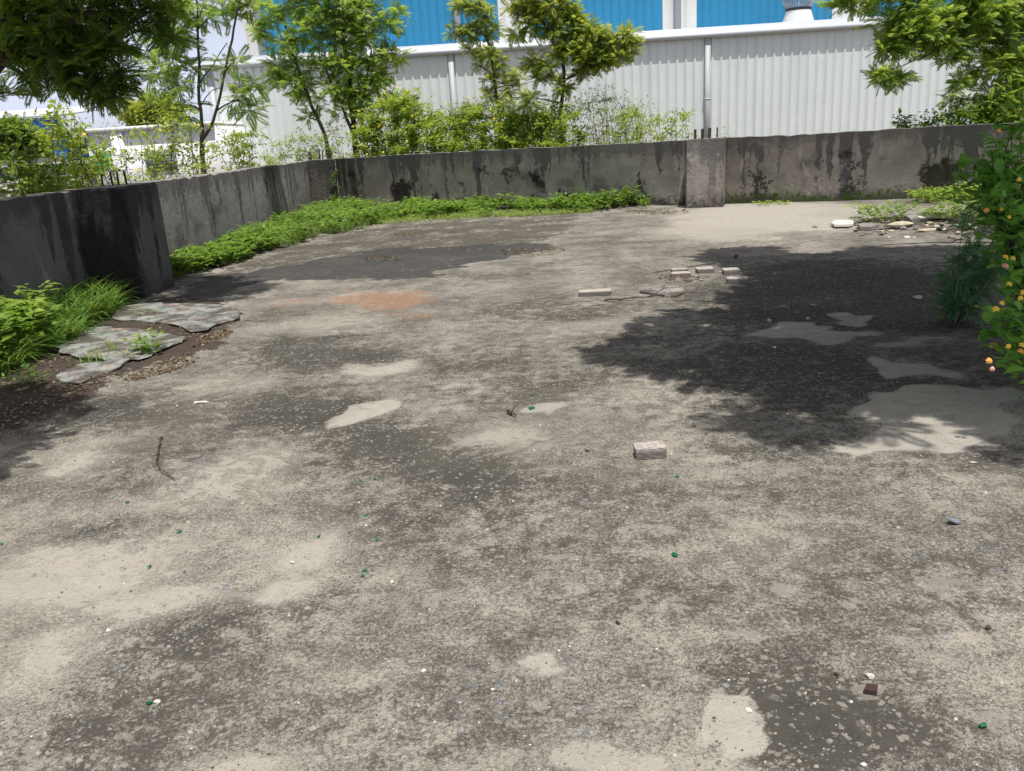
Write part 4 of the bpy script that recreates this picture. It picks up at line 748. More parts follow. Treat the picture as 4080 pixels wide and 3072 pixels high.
# near lantana bush at right edge
Yn = 4.6
b = np.array([3.45, 5.0, 0.])
def near_bush():
    T = empty('lantana_bush', b); tag(T, 'nearby dark green bush with yellow and pink flower heads at right edge', 'bush'); tb = MB(); lb = MB()
    pts = [(4070, 420, 5.0), (4040, 500, 4.9), (4000, 580, 4.8), (3950, 600, 4.8), (3900, 700, 4.8), (3850, 690, 4.8), (3980, 700, 4.7), (4060, 640, 4.6), (4070, 740, 4.5), (4020, 790, 4.5), (3930, 790, 4.7), (4060, 850, 4.4), (3990, 870, 4.5), (4050, 950, 4.4), (4080, 1050, 4.2),
           (4010, 960, 4.5), (4060, 1130, 4.2), (4040, 1200, 4.0), (4000, 1280, 3.9), (4070, 1300, 3.9), (4060, 1410, 3.8), (4010, 1460, 3.7), (4075, 1480, 3.7), (4090, 1240, 4.0), (4110, 900, 4.4), (4120, 600, 4.8), (4130, 1100, 4.2), (4120, 1400, 3.9), (4100, 500, 4.9), (4090, 800, 4.6), (4095, 990, 4.5)]
    pts = pts+[(3860, 640, 4.9), (3820, 700, 4.9), (3930, 650, 4.85), (3990, 640, 4.8), (3960, 740, 4.8), (4020, 690, 4.7), (4030, 540, 4.9), (4065, 560, 4.9), (3900, 830, 4.75)]; pts = pts+[(x+60+rng.uniform(0, 160), y+rng.uniform(-30, 30), yy+.25) for x, y, yy in pts]
    for k, (x, y, yy) in enumerate(pts):
        tip = PY(x, y, yy); p = curve(b+np.array([rng.normal(0, .1), rng.normal(0, .1), 0]), tip, 9, .12, k); tb.tube(p-b, np.linspace(.009, .003, 9), 5, False)
        for j in range(4): 
            s0 = p[rng.integers(4, 9)]; e = s0+rand_dirs(1, .2)[0]*rng.uniform(.06, .16); tb.tube(np.array([s0, e])-b, .0025, 4, False); m = 7
            u = rng.uniform(.2, 1.05, (m, 1)); pos = s0*(1-u)+e*u; d = rand_dirs(m, .0)
            lb.inst(OVD[0], OVD[1], ortho(d, .3), pos-b, rng.uniform(.035, .075, m), np.full(m, .4)+rng.normal(0, .12, m))
        m = 20; pos = p[rng.integers(4, 9, m)]+rng.normal(0, .05, (m, 3)); d = rand_dirs(m, .0); lb.inst(OVD[0], OVD[1], ortho(d, .3), pos-b, rng.uniform(.05, .10, m), np.full(m, .4)+rng.normal(0, .12, m))
    tb.build('stems', M['bark'], T); lb.build('foliage', M['lantana_near'], T)
    for x, y, yy, k in [(3930, 838, 4.5, 'orange'), (3992, 830, 4.5, 'yellow'), (4020, 865, 4.4, 'yellow'), (4005, 1025, 4.0, 'yellow'), (4035, 1030, 4.0, 'yellow'), (4005, 1060, 4.0, 'pink'), (4020, 1132, 3.9, 'yellow'), (3992, 1208, 3.8, 'yellow'), (3967, 1232, 3.8, 'yellow'), (4075, 1165, 3.8, 'yellow'), (4065, 1188, 3.8, 'yellow'),
                        (3940, 1438, 3.55, 'orange'), (3953, 1470, 3.55, 'pink'), (4017, 1380, 3.6, 'yellow'), (4070, 1375, 3.6, 'yellow'), (4065, 1400, 3.6, 'orange'), (4060, 715, 4.5, 'yellow'), (3980, 520, 4.8, 'orange')]:
        p = PY(x, y, yy-.05); o = link('flower', FL[k], T, p-b); o.rotation_euler = (rng.uniform(.5, 1.4), rng.uniform(-.5, .5), 0); o.scale = (rng.uniform(.6, .85),)*3
    for x, y, yy in [(3965, 1475, 3.62), (3945, 1455, 3.62), (4010, 1410, 3.65), (3985, 1500, 3.62), (4030, 1160, 3.95), (4000, 1090, 4.05)]:
        pos = PY(x, y, yy)+rng.normal(0, .02, (5, 3)); d = rand_dirs(5, 0); lb2 = None
near_bush()
# feathery weed in front of it
def feather_weed():
    b2 = np.array([3.15, 5.75, 0.]); T = empty('feathery_weed', b2); tag(T, 'blue-green feathery-leaved weed growing beside the dark flowering bush', 'weed'); tb = MB(); lb = MB()
    for k in range(22):
        x, y = rng.uniform(3830, 4040), rng.uniform(800, 1090); tip = PY(x, y, 5.5+rng.normal(0, .15)); p = curve(b2+rng.normal(0, .06, 3)*[1, 1, 0], tip, 6, .12, k); tb.tube(p-b2, np.linspace(.003, .0015, 6), 4, False)
        m = 20; pos = p[rng.integers(1, 6, m)]+rng.normal(0, .02, (m, 3)); d = rand_dirs(m, .2); lb.inst(NEEM_F[0], NEEM_F[1], ortho(d), pos-b2, rng.uniform(.10, .18, m), np.full(m, .45)+rng.normal(0, .12, m))
    tb.build('stems', M['bark'], T); lb.build('foliage', M['feather'], T)
feather_weed()

# ---- ground plants
BL = blade(5, .06, .95); BL2 = blade(4, .035, .6)
def sample(poly, n):
    a = np.array([p[:2] for p in poly]); lo, hi = a.min(0), a.max(0); out = np.zeros((0, 2))
    while len(out) < n:
        p = rng.uniform(lo, hi, (n*3, 2)); p = p[inpoly(p[:, 0], p[:, 1], [tuple(q) for q in a])]; out = np.vstack([out, p])
    return out[:n]
def z_at(p): return np.array([ground_z(x, y) for x, y in p])
def grass_mesh(mb, pts, nb, h, proto, tint=.5, off=(0, 0, 0), lean=.45, hv=None):
    n = len(pts)*nb; pos = np.repeat(np.column_stack([pts, z_at(pts)]), nb, 0)+rng.normal(0, .018, (n, 3))*[1, 1, 0]; a = rng.uniform(0, 2*math.pi, n); le = np.abs(rng.normal(0, lean, n))
    x = np.stack([np.cos(a), np.sin(a), 0*a], -1); z = np.stack([np.cos(a)*np.sin(le), np.sin(a)*np.sin(le), np.cos(le)], -1); x = x-(x*z).sum(1, keepdims=True)*z; x /= np.linalg.norm(x, axis=1, keepdims=True); y = np.cross(z, x)
    hh = h*rng.uniform(.45, 1.15, n)*(np.repeat(hv, nb) if hv is not None else 1)
    mb.inst(proto[0], proto[1], np.stack([x, y, z], -1), pos-np.array(off), hh, np.repeat(tint+rng.normal(0, .12, len(pts)), nb)+rng.normal(0, .08, n))
def weed_mesh(mb, pts, h, per=22, size=.05, tint=.5, off=(0, 0, 0), hv=None):
    z0 = z_at(pts); hv = np.ones(len(pts)) if hv is None else hv
    for (x, y), z, q in zip(pts, z0, hv):
        hh = h*q*rng.uniform(.55, 1.15); m = per; u = rng.random(m)**.6; r = .03+.05*u
        a = rng.uniform(0, 6.28, m); d = np.stack([np.cos(a), np.sin(a), rng.uniform(-.1, .6, m)], -1); pos = np.stack([x+r*np.cos(a), y+r*np.sin(a), z+.01+hh*u], -1)
        mb.inst(OVq[0], OVq[1], ortho(d, .2), pos-np.array(off), size*rng.uniform(.6, 1.3, m), np.full(m, tint+rng.normal(0, .08))+.2*(u-.4)+rng.normal(0, .08, m))
def strip(vpts):   # polygon between weed front edge (view pixels on ground) and the wall
    return wpoly(vpts)
# tall grass left
GP = [(-4.46, 5.2), (-4.46, 9.0), (-4.12, 8.95), (-3.95, 8.3), (-3.9, 7.6), (-3.7, 7.0), (-3.78, 6.5), (-3.72, 6.1), (-3.9, 5.2)]
mb = MB(); p = sample(GP, 750); hv = np.clip(1.15-(p[:, 0]+4.4)*.55, .45, 1.2); p = p[:620]; hv = hv[:620]; grass_mesh(mb, p, 9, .44, BL, .45, hv=hv); tag(mb.build('grass', M['grass']), 'tall arching green grass against left wall before the black pillar', kind='stuff')
mb = MB(); p = sample([(-4.4, 5.2), (-4.4, 7.3), (-4.0, 7.3), (-3.75, 6.4), (-3.95, 5.2)], 150); weed_mesh(mb, p, .40, 26, .10, .62); tag(mb.build('leafy_weeds', M['weed']), 'yellowish broad-leaved weeds mixed in the grass at left edge', kind='stuff')
# foot of left wall & corner
WF = wpoly([(395, 602), (440, 588), (500, 572), (560, 548), (610, 535)]); WP = [(-4.46, 10.1)]+[tuple(x) for x in WF]+[(-4.46, float(WF[-1][1])+.4)]
mb = MB(); p = sample(WP, 300); g_ = vnoise(p[:, 0], p[:, 1], 1.9, 4); p = p[g_ > .2]; hv = np.clip(.35+1.2*vnoise(p[:, 0], p[:, 1], 1.9, 4), .45, 1.6); weed_mesh(mb, p, .21, 24, .10, .5, hv=hv); tag(mb.build('leafy_weeds', M['weed']), 'leafy bright green weeds at foot of the receding left wall', kind='stuff')
WF = wpoly([(560, 548), (650, 525), (700, 508), (760, 500), (830, 484)]); GP2 = [(-4.46, float(WF[0][1]))]+[tuple(x) for x in WF]+[tuple(PV(840, 462)[:2]), (-3.7, 20.6), (-4.4, 20.2)]
mb = MB(); p = sample(GP2, 900); hv = np.clip(.5+.9*vnoise(p[:, 0], p[:, 1], 1.5, 2), .5, 1.5); grass_mesh(mb, p, 9, .31, BL2, .62, hv=hv); tag(mb.build('grass', M['grass']), 'yellow-green grass filling the wall corner below the corner pillar', kind='stuff')
mb = MB(); p = sample(GP2, 200); weed_mesh(mb, p, .28, 20, .11, .45); tag(mb.build('leafy_weeds', M['weed']), 'broad green leaves among the grass in the wall corner', kind='stuff')
def alongmid(px): # inner foot of the middle wall
    x = np.interp(px, [1300, 2740], [-3.9, 3.45]); return x, 21.15+(x+3.9)*(16.2-21.15)/(3.45+3.9)
fr = wpoly([(800, 482), (900, 474), (1000, 470), (1100, 466), (1200, 460), (1300, 456), (1375, 448)]); bk = []
for q in fr[::-1]: 
    x = float(q[0])+.35; bk.append((x, 21.15+(x+3.9)*(16.2-21.15)/(3.45+3.9)-.06))
mb = MB(); p = sample([tuple(q) for q in fr]+bk, 430); g_ = vnoise(p[:, 0], p[:, 1], 2.1, 9); p = p[g_ > .27]; hv = np.clip(.35+1.15*vnoise(p[:, 0], p[:, 1], 2.1, 9), .45, 1.6); weed_mesh(mb, p, .19, 20, .115, .45, hv=hv); tag(mb.build('leafy_weeds', M['weed']), 'dense row of leafy green weeds along the middle wall', kind='stuff')
fr2 = wpoly([(780, 488), (900, 479), (1000, 474), (1100, 470), (1200, 465), (1290, 459), (1290, 455), (1100, 463), (900, 470), (790, 480)])
mb = MB(); p = sample(fr2, 420); grass_mesh(mb, p, 9, .16, BL2, .85); weed_mesh(mb, sample(fr2, 160), .06, 10, .05, .8); tag(mb.build('grass', M['grass']), 'short yellow tufts along front of the middle weed row', kind='stuff')
# single plants
def plant(px, py, label, kind='weed', n=8, h=.2, r=.08, size=.06, tint=.5, nm='weed_plant', grass=0, grp=None):
    g = P(px, py); g[2] = ground_z(g[0], g[1]); T = MB(); a = rng.uniform(0, 6.28, n); rr = r*np.sqrt(rng.random(n)); p = np.column_stack([g[0]+rr*np.cos(a), g[1]+rr*np.sin(a)])
    if grass: grass_mesh(T, p, grass, h, BL2, tint, off=g)
    else: weed_mesh(T, p, h, 18, size, tint, off=g)
    if n >= 13:
        o = T.build('leafy_weeds', M['weed'], None, g); return tag(o, label, kind='stuff')
    o = T.build(nm, M['grass' if grass else 'weed'], None, g); return tag(o, label, 'weed' if not grass else 'grass', grp)
plant(2460, 825, 'tall leafy weed at right end of the middle weed row', n=22, h=.34, r=.36, size=.11, tint=.45)
plant(2330, 820, 'dark feathery weed tuft left of the tallest leafy weed', n=14, h=.32, r=.2, size=.07, tint=.25)
plant(2570, 830, 'tiny pale sprig at the wall foot left of the middle pillar', n=3, h=.14, r=.03, size=.05, tint=.7)
plant(430, 1440, 'thin grass tuft growing on the broken slab', n=12, h=.20, r=.22, grass=7, tint=.55, nm='grass_tuft')
plant(590, 1420, 'small leafy sprig at the right end of the broken slab', n=9, h=.16, r=.08, size=.05, tint=.62)
plant(115, 1555, 'lone small weed in the dark soil near lower left', n=5, h=.1, r=.06, size=.05, tint=.4)
plant(645, 1285, 'tiny green shoot between the two slab fragments', n=4, h=.08, r=.05, grass=4, tint=.5, nm='grass_tuft')
plant(590, 1268, 'tiny pale two-leaved seedling on the upper slab fragment', n=1, h=.03, r=.02, size=.04, tint=.8)
for px, py, lb_, n, h, r in [(3620, 770, 'broad-leaved weed clump at foot of the mossy wall', 22, .42, .35), (3760, 765, 'weed clump between the broad-leaved clump and the dark bush', 20, .3, .4), (3470, 770, 'small sprig rooted in the mossy wall foot', 3, .1, .04)]:
    plant(px, py, lb_, n=n, h=h, r=r, size=.1, tint=.5)
mb = MB(); wp = wpoly([(1960, 445), (2060, 438), (2300, 440), (2300, 405), (2060, 395), (2010, 425)]); weed_mesh(mb, sample(wp, 420), .2, 20, .09, .72); grass_mesh(mb, sample(wp, 300), 8, .16, BL2, .8); tag(mb.build('leafy_weeds', M['weed']), 'sunlit yellow-green weeds in the right far corner', kind='stuff')
plant(3500, 885, 'bright weed clump left of the pale rubble stones', n=30, h=.22, r=.38, size=.07, tint=.62)
plant(3720, 880, 'bright weed clump just right of the round pale stone', n=14, h=.18, r=.26, size=.07, tint=.6)
plant(3860, 880, 'weed clump at right end of the rubble line', n=30, h=.28, r=.42, size=.07, tint=.6)
plant(3070, 815, 'flat yellow-green creeper by the mossy wall foot', n=14, h=.04, r=.3, size=.05, tint=.8)
plant(3870, 1130, 'dim low weed in shade beside the dark bush', n=8, h=.16, r=.1, size=.06, tint=.3)
# vine on corner pillar
mb = MB(); vb = PY(1345, 790, 20.3); m = 90; u = np.linspace(0, 1, m); pos = np.stack([vb[0]-.02+.06*np.sin(u*14)+rng.normal(0, .02, m), np.full(m, 20.38)+rng.normal(0, .015, m), .0+u*.95], -1); off = np.array([vb[0], 20.38, 0])
d = rand_dirs(m, 0); d[:, 1] = -abs(d[:, 1])-.3; mb.inst(OVq[0], OVq[1], ortho(d, .2), pos-off, rng.uniform(.06, .11, m), np.full(m, .4)+rng.normal(0, .1, m)); T = empty('vine', off); tag(T, 'small vine climbing the corner pillar', 'vine'); mb.build('foliage', M['weed'], T)
m2 = MB(); m2.tube(np.stack([.05*np.sin(np.linspace(0, 14, 20))-.02, np.full(20, .02), np.linspace(0, .95, 20)], -1), .004, 4); m2.build('stem', M['bark'], T)

# ---------------------------------------------------------------- loose things on the slab
def rock_mesh(size, mat, seed, name='rock', jag=.35):
    bm = bmesh.new(); bmesh.ops.create_icosphere(bm, subdivisions=2, radius=.5); r = random.Random(seed)
    pl = [(Vector((r.gauss(0, 1), r.gauss(0, 1), r.gauss(0, 1))).normalized(), r.uniform(.2, .42)) for _ in range(11)]
    for v in bm.verts:
        for n_, d_ in pl:
            k = v.co.dot(n_)
            if k > d_: v.co -= n_*(k-d_)
        v.co += Vector((r.gauss(0, 1), r.gauss(0, 1), r.gauss(0, 1)))*.012*jag
        v.co = Vector((v.co.x*size[0], v.co.y*size[1], v.co.z*size[2]))
    zmin = min(v.co.z for v in bm.verts)
    for v in bm.verts: v.co.z -= zmin
    me = bpy.data.meshes.new(name); bm.to_mesh(me); bm.free(); me.materials.append(mat); return me
def rock(vx, vy, wpx, label, mat, name='stone', asp=(1, .8, .6), rz=None, cat='stone', seed=None, group=None, bury=.12):
    g = PV(vx, vy); dist = math.hypot(*g)*1.03; dd = math.sqrt(dist**2+CAMH**2); w = wpx*V/FPX*dd; z = ground_z(g[0], g[1])
    o = link(name, rock_mesh((w*asp[0]*1.1, w*asp[1]*1.1, w*asp[2]*1.1), M[mat], seed or int(vx*7+vy), name), None, (g[0], g[1], z-bury*w*asp[2])); o.rotation_euler = (0, 0, rng.uniform(0, 6) if rz is None else rz); return tag(o, label, cat, group)
def brick(vx, vy, L, Wd, Hh, rz, label, tilt=0, mat='brick', name='brick', z=0, top=None):
    g = PV(vx, vy); bm = bmesh.new(); bmesh.ops.create_grid(bm, x_segments=1, y_segments=1, size=1); bm.clear(); r = random.Random(int(vx)); sk = [r.uniform(-.06, .06) for _ in range(4)]
    bmesh.ops.create_cube(bm, size=1); bmesh.ops.subdivide_edges(bm, edges=list(bm.edges), cuts=9, use_grid_fill=True)
    for v in bm.verts:
        q = Vector((v.co.x*L*(1+sk[0]*v.co.y), v.co.y*Wd*(1+sk[1]*v.co.x), (v.co.z+.5)*Hh)); rd = .007; e = sum(abs(abs(c_)-.5) < .01 for c_ in v.co)
        if e >= 2: q -= Vector((math.copysign(rd*.45, v.co.x) if abs(abs(v.co.x)-.5) < .01 else 0, math.copysign(rd*.45, v.co.y) if abs(abs(v.co.y)-.5) < .01 else 0, rd*.45 if v.co.z > .49 else 0))*r.uniform(.6, 2.2)
        v.co = q+Vector((r.gauss(0, 1), r.gauss(0, 1), r.gauss(0, 1)))*.0006
    me = bpy.data.meshes.new(name); bm.to_mesh(me); bm.free(); me.materials.append(M[mat]); o = link(name, me, None, (g[0], g[1]+Wd*.5, z-.002)); o.rotation_euler = (tilt, 0, rz); return tag(o, label, 'brick')
brick(1407, 993, .142, .085, .062, math.radians(1), 'mortar-crusted half brick alone on the open slab, nearest')
brick(1287, 640, .30, .13, .05, math.radians(-3), 'long low brick left of the flat teal fragment')
brick(1473, 600, .19, .12, .05, math.radians(-6), 'pale broken brick at left of the far brick group', 0)
brick(1470, 591, .17, .08, .05, math.radians(2), 'narrow white brick behind the broken pale brick')
brick(1525, 591, .17, .12, .055, math.radians(0), 'whitish brick in middle of the far brick group')
brick(1582, 594, .16, .12, .06, math.radians(-4), 'upright-looking beige brick at right of the far brick group')
brick(1597, 613, .20, .11, .055, math.radians(-14), 'pale topped brick at edge of the tree shade')
rock(1590, 558, 14, 'dark red brick chunk inside the tree shade', 'brick_red', 'brick_chunk', (1, .8, .8), cat='brick chunk')
rock(1612, 602, 14, 'small black lump beside the beige brick', 'stone_dark', 'black_lump', (1, .7, .4), cat='lump')
rock(1502, 600, 18, 'brown clod between the two left far bricks', 'stone_grey', 'clod', (1, .8, .5), cat='clod')
rock(1515, 607, 10, 'small yellowish clod before the far brick group', 'stone_cream', 'clod', (1, .8, .4), cat='clod')
def slab(vpts, label, th=.018, zoff=0., tiltz=0., name='slab_fragment', mat='marble', jit=.026, amp=.003):
    w = [np.array(PV(x, y)) for x, y in vpts]; pts = []
    for i in range(len(w)):
        a, b_ = w[i], w[(i+1) % len(w)]; L = np.linalg.norm(b_-a); n = max(1, int(L/.10))
        for k in range(n): pts.append(a+(b_-a)*k/n+rng.normal(0, jit, 3)*[1, 1, 0]*(1 if k else .3))
    c = np.mean(pts, 0); zb_ = max(ground_z(p[0], p[1]) for p in pts)+.003+zoff; bm = bmesh.new()
    vs = [bm.verts.new((p[0]-c[0], p[1]-c[1], 0)) for p in pts]; fc = bm.faces.new(vs)
    if fc.normal.z < 0: fc.normal_flip()
    fc.normal_update(); ex = bmesh.ops.extrude_face_region(bm, geom=[fc]); 
    up = [v for v in ex['geom'] if isinstance(v, bmesh.types.BMVert)]
    for v in up: v.co.z += th; v.co.x *= .992; v.co.y *= .992
    bmesh.ops.recalc_face_normals(bm, faces=bm.faces)
    for v in bm.verts: v.co.z += tiltz*v.co.x+amp*math.sin(v.co.x*5+v.co.y*7)
    me = bpy.data.meshes.new(name); bm.to_mesh(me); bm.free(); me.materials.append(M[mat]); return tag(link(name, me, None, (c[0], c[1], zb_)), label, 'slab')
slab([(240, 690), (262, 672), (330, 664), (420, 666), (500, 668), (508, 678), (522, 688), (505, 702), (470, 710), (452, 722), (415, 728), (380, 712), (330, 706), (265, 702)], 'teal and white broken slab fragment beside the black pillar', .008)
slab([(110, 740), (160, 722), (240, 716), (330, 724), (404, 738), (396, 750), (350, 765), (300, 788), (230, 790), (150, 775)], 'pale cracked slab fragment with a grass tuft on it', .007)
slab([(125, 825), (180, 800), (240, 793), (290, 786), (262, 805), (215, 825), (180, 840), (140, 838)], 'small bluish slab corner lowest in the soil patch', .008)
slab([(1380, 634), (1403, 627), (1440, 628), (1482, 631), (1462, 643), (1440, 643), (1418, 638)], 'flat teal and white fragment lying by the twig', .02, .0, .0)
slab([(1795, 490), (1805, 484), (1835, 482), (1843, 489), (1830, 494), (1800, 494)], 'white flat stone flake left of the rubble line', .03, mat='stone_white')
slab([(1855, 500), (1862, 493), (1885, 492), (1895, 497), (1880, 501)], 'grey flat flake at start of the rubble line', .05, mat='stone_grey')
# rubble on the right
RB = [(1970, 487, 42, 'round pale grey boulder in the rubble line', 'stone_grey', (1, .8, .9)), (1943, 494, 62, 'large cream flat stone in the rubble line', 'stone_cream', (1, .5, .32)), (2005, 500, 46, 'flat cream stone right of the boulder', 'stone_cream', (1, .4, .22)), (2040, 476, 70, 'long pale stone behind the rubble line weeds', 'stone_cream', (1, .4, .3)),
      (2075, 505, 40, 'flat pale stone near the dark bush', 'stone_cream', (1, .4, .2)), (2035, 500, 26, 'dark stone in right half of the rubble line', 'stone_dark', (1, .6, .4)), (1905, 507, 20, 'small grey stone before the weed clump', 'stone_grey', (1, .7, .4)), (1920, 512, 14, 'little pale chip before the weed clump', 'stone_cream', (1, .7, .4)), (1960, 512, 18, 'pale chip in front of the boulder', 'stone_white', (1, .6, .3)),
      (2055, 512, 22, 'low grey chip right of the flat cream stone', 'stone_grey', (1, .6, .3)), (1990, 478, 30, 'half hidden white stone among the rubble weeds', 'stone_white', (1, .6, .5)), (1760, 490, 16, 'pale pebble left of the white flake', 'stone_grey', (1, .6, .4)), (1850, 470, 30, 'grey stone at left foot of bright weed clump', 'stone_grey', (1, .6, .3))]
for x, y, w, lb_, m_, asp in RB: rock(x, y+2, w*.85, lb_, m_, 'rubble_stone', asp, rz=rng.uniform(-.3, .3))
for k in range(46):
    x = rng.uniform(1835, 2110); y = 498+rng.normal(0, 9)-8*(x > 1950)*rng.random(); rock(x, y, rng.uniform(6, 17), 'small angular rubble chip among the weeds of the rubble line', ('stone_grey', 'stone_cream', 'stone_grey', 'stone_dark')[k % 4], 'rubble_chip', (1, rng.uniform(.5, .9), rng.uniform(.2, .45)), group='rubble chips along the rubble line', seed=k)
rock(2085, 681, 30, 'rounded grey rock in deep shade near the dark bush', 'stone_grey', 'rock', (1, .8, .6), cat='rock')
rock(1982, 643, 26, 'flat pale stone in the deep shade at right', 'stone_cream', 'stone', (1, .6, .25))
rock(1745, 690, 10, 'light pebble above the shaded cement patch', 'stone_white', 'pebble', cat='pebble'); rock(1672, 752, 12, 'grey pebble left below the shaded cement patch', 'stone_white', 'pebble', cat='pebble')
rock(1662, 693, 12, 'tan pebble left above the shaded cement patch', 'stone_cream', 'pebble', cat='pebble')
GS = [(388, 1148, 11, 'green glass shard left of centre, below the long twig'), (323, 1224, 9, 'green glass shard on the pale area at left'), (322, 1519, 13, 'largest green glass shard at lower left, touching white stone'), (688, 1158, 8, 'lone green shard left of the scattered trio'), (755, 1150, 6, 'tiny green shard, left one of the scattered trio'),
      (815, 1165, 10, 'green shard at right of the scattered trio'), (789, 1231, 9, 'upper green shard of the touching pair'), (783, 1244, 9, 'lower green shard of the touching pair'), (1457, 1197, 14, 'green shard below the half brick'), (2125, 1567, 16, 'green shard at lower right corner'), (810, 1035, 8, 'small green shard in the dark stain edge'),
      (780, 1038, 7, 'faint green shard left of the dark stain edge'), (790, 1112, 10, 'green shard between dark stain and scattered trio'), (1463, 1030, 8, 'green shard just below right of the half brick'), (1020, 1077, 6, 'tiny green shard among bluish chips'), (275, 1084, 7, 'tiny green shard near foot of the long twig'), (4, 1175, 7, 'green shard cut by left edge'), (1150, 853, 6, 'tiny green shard above the flat green piece')]
for x, y, w, lb_ in GS: rock(x, y+w*.25, w*1.15, lb_, 'glass_green', 'glass_shard', (1, .8, .55), cat='glass shard', group='green glass shards on the slab', bury=0)
o = slab([(1141, 883), (1150, 880), (1156, 882), (1146, 886)], 'flat oblong green piece on the pale cement tongue', .006, mat='glass_green', name='glass_piece', jit=.001, amp=0)
WS = [(340, 1515, 14, 'white stone beside the largest green shard'), (1877, 1459, 19, 'white oval stone above the brown tile piece'), (1208, 1404, 9, 'bright white chip at lower centre'), (1231, 1395, 8, 'white chip just right of the lower centre chip'), (632, 1212, 13, 'white pebble on the pale area left of centre'), (847, 1254, 10, 'white chip right of the green pair'), (915, 1446, 12, 'bluish-white chip at lower left of centre'),
      (1495, 1083, 7, 'white chip below right of the half brick'), (2065, 1553, 10, 'white chip left of the lower right green shard'), (1618, 1530, 16, 'cream stone at right rim of the bare cement blot'), (1028, 1072, 8, 'white chip among bluish chips at centre'), (775, 1085, 7, 'small white dot above the scattered trio'), (730, 1212, 6, 'pale dot left of the green pair'), (1027, 952, 7, 'pale pebble at top of centre stain'),
      (1145, 1608, 7, 'small pale pebble near bottom centre'), (1164, 1660, 6, 'pale bead at bottom edge')]
for x, y, w, lb_ in WS: rock(x, y+w*.25, w, lb_, 'stone_white', 'white_stone', (1, .8, .5), cat='stone', group='white chips on the slab')
rock(1268, 975, 10, 'black angular stone left of the half brick', 'stone_dark', 'dark_stone'); rock(1335, 1347, 13, 'dark rounded stone at lower middle', 'stone_dark', 'dark_stone'); rock(1807, 1460, 13, 'black crumb left of the white oval stone', 'stone_dark', 'dark_stone')
rock(1203, 1069, 9, 'brown pebble right of bluish chips', 'stone_grey', 'dark_stone'); rock(2135, 1359, 14, 'dark crumb near right edge', 'stone_dark', 'dark_stone'); rock(2100, 1000, 16, 'pale flat stone right below the large cement patch', 'stone_cream', 'stone', (1, .6, .3))
rock(435, 872, 32, 'long white chip below the slab fragments', 'stone_white', 'stone_chip', (1, .32, .25), rz=-.1)
o = slab([(1865, 1500), (1872, 1486), (1896, 1491), (1894, 1504)], 'brown ceramic tile piece below the white oval stone', .012, mat='tile_brown', name='tile_piece', jit=.0015, amp=0)
o = slab([(2044, 1133), (2056, 1124), (2078, 1130), (2066, 1136)], 'bluish-grey tilted shard near right edge', .006, .006, -.35, mat='stone_blue', name='shard', jit=.001, amp=0)
brick(2151, 752, .055, .035, .03, .1, 'small yellow and white carton in shade beside the bush', mat='carton', name='carton')['category'] = 'carton'
def twig(vpts, r, label, forks=()):
    w = [np.array(PV(x, y)) for x, y in vpts]; q = [w[0]]
    for i in range(len(w)-1): q += list((w[i]+(w[i+1]-w[i])*k/4+rng.normal(0, .004, 3)*[1, 1, 0]) for k in range(1, 5))
    q = np.array(q); q[:, 2] = [ground_z(a, b_)+r+.004+.01*abs(math.sin(i*.8)) for i, (a, b_) in enumerate(q[:, :2])]; c = q[0].copy(); mb = MB(); mb.tube(q-c, np.linspace(r, r*.45, len(q)), 6)
    for vp in forks:
        f = np.array([PV(x, y) for x, y in vp]); f[:, 2] = r+np.linspace(.01, .05, len(f)); mb.tube(f-c, np.linspace(r*.5, r*.25, len(f)), 5)
    return tag(mb.build('twig', M['bark'], None, c), label, 'twig')
twig([(352, 948), (344, 965), (341, 985), (338, 1002), (345, 1015), (378, 1040)], .0055, 'bent dry twig lying on the slab at left', [[(340, 1000), (352, 1006)]])
twig([(1305, 652), (1340, 650), (1400, 645), (1460, 640), (1530, 636)], .009, 'long thin branch across the flat teal fragment', [[(1400, 645), (1430, 635), (1440, 622)], [(1350, 649), (1390, 652), (1420, 650)]])
twig([(1097, 893), (1105, 898), (1114, 902)], .010, 'short reddish-brown stick near centre', [[(1105, 898), (1116, 896)]])
twig([(1990, 652), (2030, 655), (2070, 666)], .006, 'thin pale twig in the shade by the dark bush')
# litter of dry leaves / crumbs
def scatter_leaves(regs, n_tot, size, label, mat='dry', lift=.006):
    mb = MB(); 
    for reg, fr_ in regs:
        p = sample(reg, int(n_tot*fr_)); a = rng.uniform(0, 6.28, len(p)); d = np.stack([np.cos(a), np.sin(a), rng.normal(0, .25, len(p))], -1); pos = np.column_stack([p, z_at(p)+lift])
        mb.inst(OVq[0]*[1, .7, 1], OVq[1], ortho(d, .3), pos, size*rng.uniform(.5, 1.3, len(p)), rng.uniform(.1, .95, len(p)))
    return tag(mb.build('leaf_litter', M[mat]), label, kind='stuff')
scatter_leaves([(ell(1420, 458, 70, 5), .2), (ell(870, 506, 25, 3), .1), (ell(825, 560, 45, 5), .12), (ell(1130, 545, 55, 8), .15), (ell(1200, 540, 30, 4), .06), (ell(1020, 470, 180, 6), .12), (ell(900, 520, 220, 30), .15), (ell(1480, 602, 60, 8), .1)], 900, .06, 'dry brown leaf litter across the damp far slab')
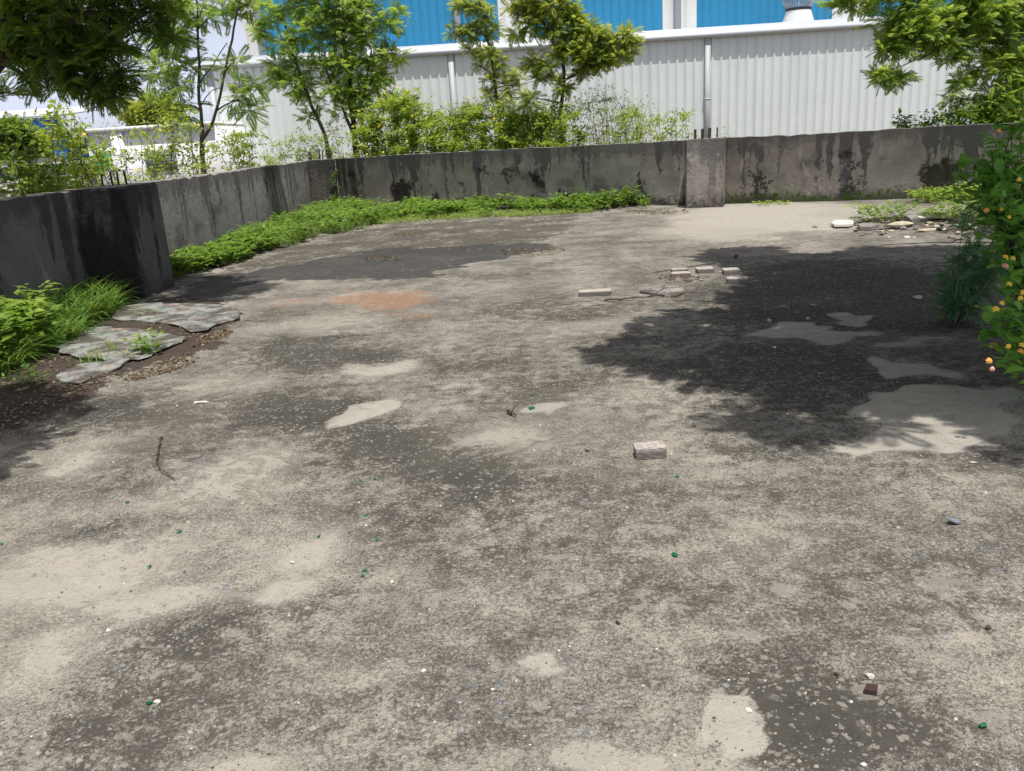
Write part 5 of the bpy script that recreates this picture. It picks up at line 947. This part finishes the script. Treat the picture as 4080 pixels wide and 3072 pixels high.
scatter_leaves([(wpoly([(0, 900), (150, 850), (300, 790), (480, 712), (500, 690), (380, 700), (200, 730), (0, 820)]), .5), (ell(460, 735, 45, 10, -25), .25), (ell(340, 800, 90, 12, -15), .25), (wpoly([(0, 940), (150, 880), (280, 810), (240, 800), (120, 850), (0, 900)]), .2)], 2600, .035, 'brown leaf crumbs over the soil patch at left')
# grit
def grit():
    mb = MB(); ico = np.array([(0, 0, .5), (.5, 0, 0), (.1, .5, 0), (-.5, .1, 0), (0, -.5, 0)]); fc = np.array([(0, 1, 2), (0, 2, 3), (0, 3, 4), (0, 4, 1)])
    N = 6500; v = rng.random(N); vy = 455+(1700-455)*v**.8; vx = rng.uniform(-60, 2280, N); w = np.array([PV(a, b_)[:2] for a, b_ in zip(vx, vy)]); dist = np.hypot(w[:, 0], w[:, 1])
    ok = (w[:, 0] > -4.3) & (w[:, 1] < 17) & (w[:, 1] < 21-(w[:, 0]+4)*.66); w = w[ok]; dist = dist[ok]; n = len(w)
    sz = np.minimum(.003+.0024*rng.exponential(1, n)+.0011*dist*rng.random(n), .035); a = rng.uniform(0, 6.28, n); R = np.zeros((n, 3, 3)); R[:, 0, 0] = np.cos(a)*rng.uniform(.8, 1.5, n); R[:, 0, 1] = -np.sin(a); R[:, 1, 0] = np.sin(a); R[:, 1, 1] = np.cos(a); R[:, 2, 2] = rng.uniform(.6, 1.1, n)
    mb.inst(ico, fc, R, np.column_stack([w, z_at(w)-.0005]), sz, rng.random(n)*1.0)
    t = NT('grit_stones'); r = t.n('ShaderNodeValToRGB'); t.l(t.attr('tint'), r.inputs[0]); r.color_ramp.interpolation = 'CONSTANT'; e = r.color_ramp.elements
    e[0].color = (.07, .062, .055, 1); e[0].position = 0; e[1].color = (.27, .245, .20, 1); e[1].position = .35
    for p_, c_ in ((.72, (.36, .33, .28, 1)), (.84, (.18, .20, .225, 1)), (.965, (.58, .55, .5, 1))): x = e.new(p_); x.color = c_
    return tag(mb.build('grit', t.fin(r.outputs[0], .85)), 'loose grit and small stone chips over the slab', kind='stuff')
grit()
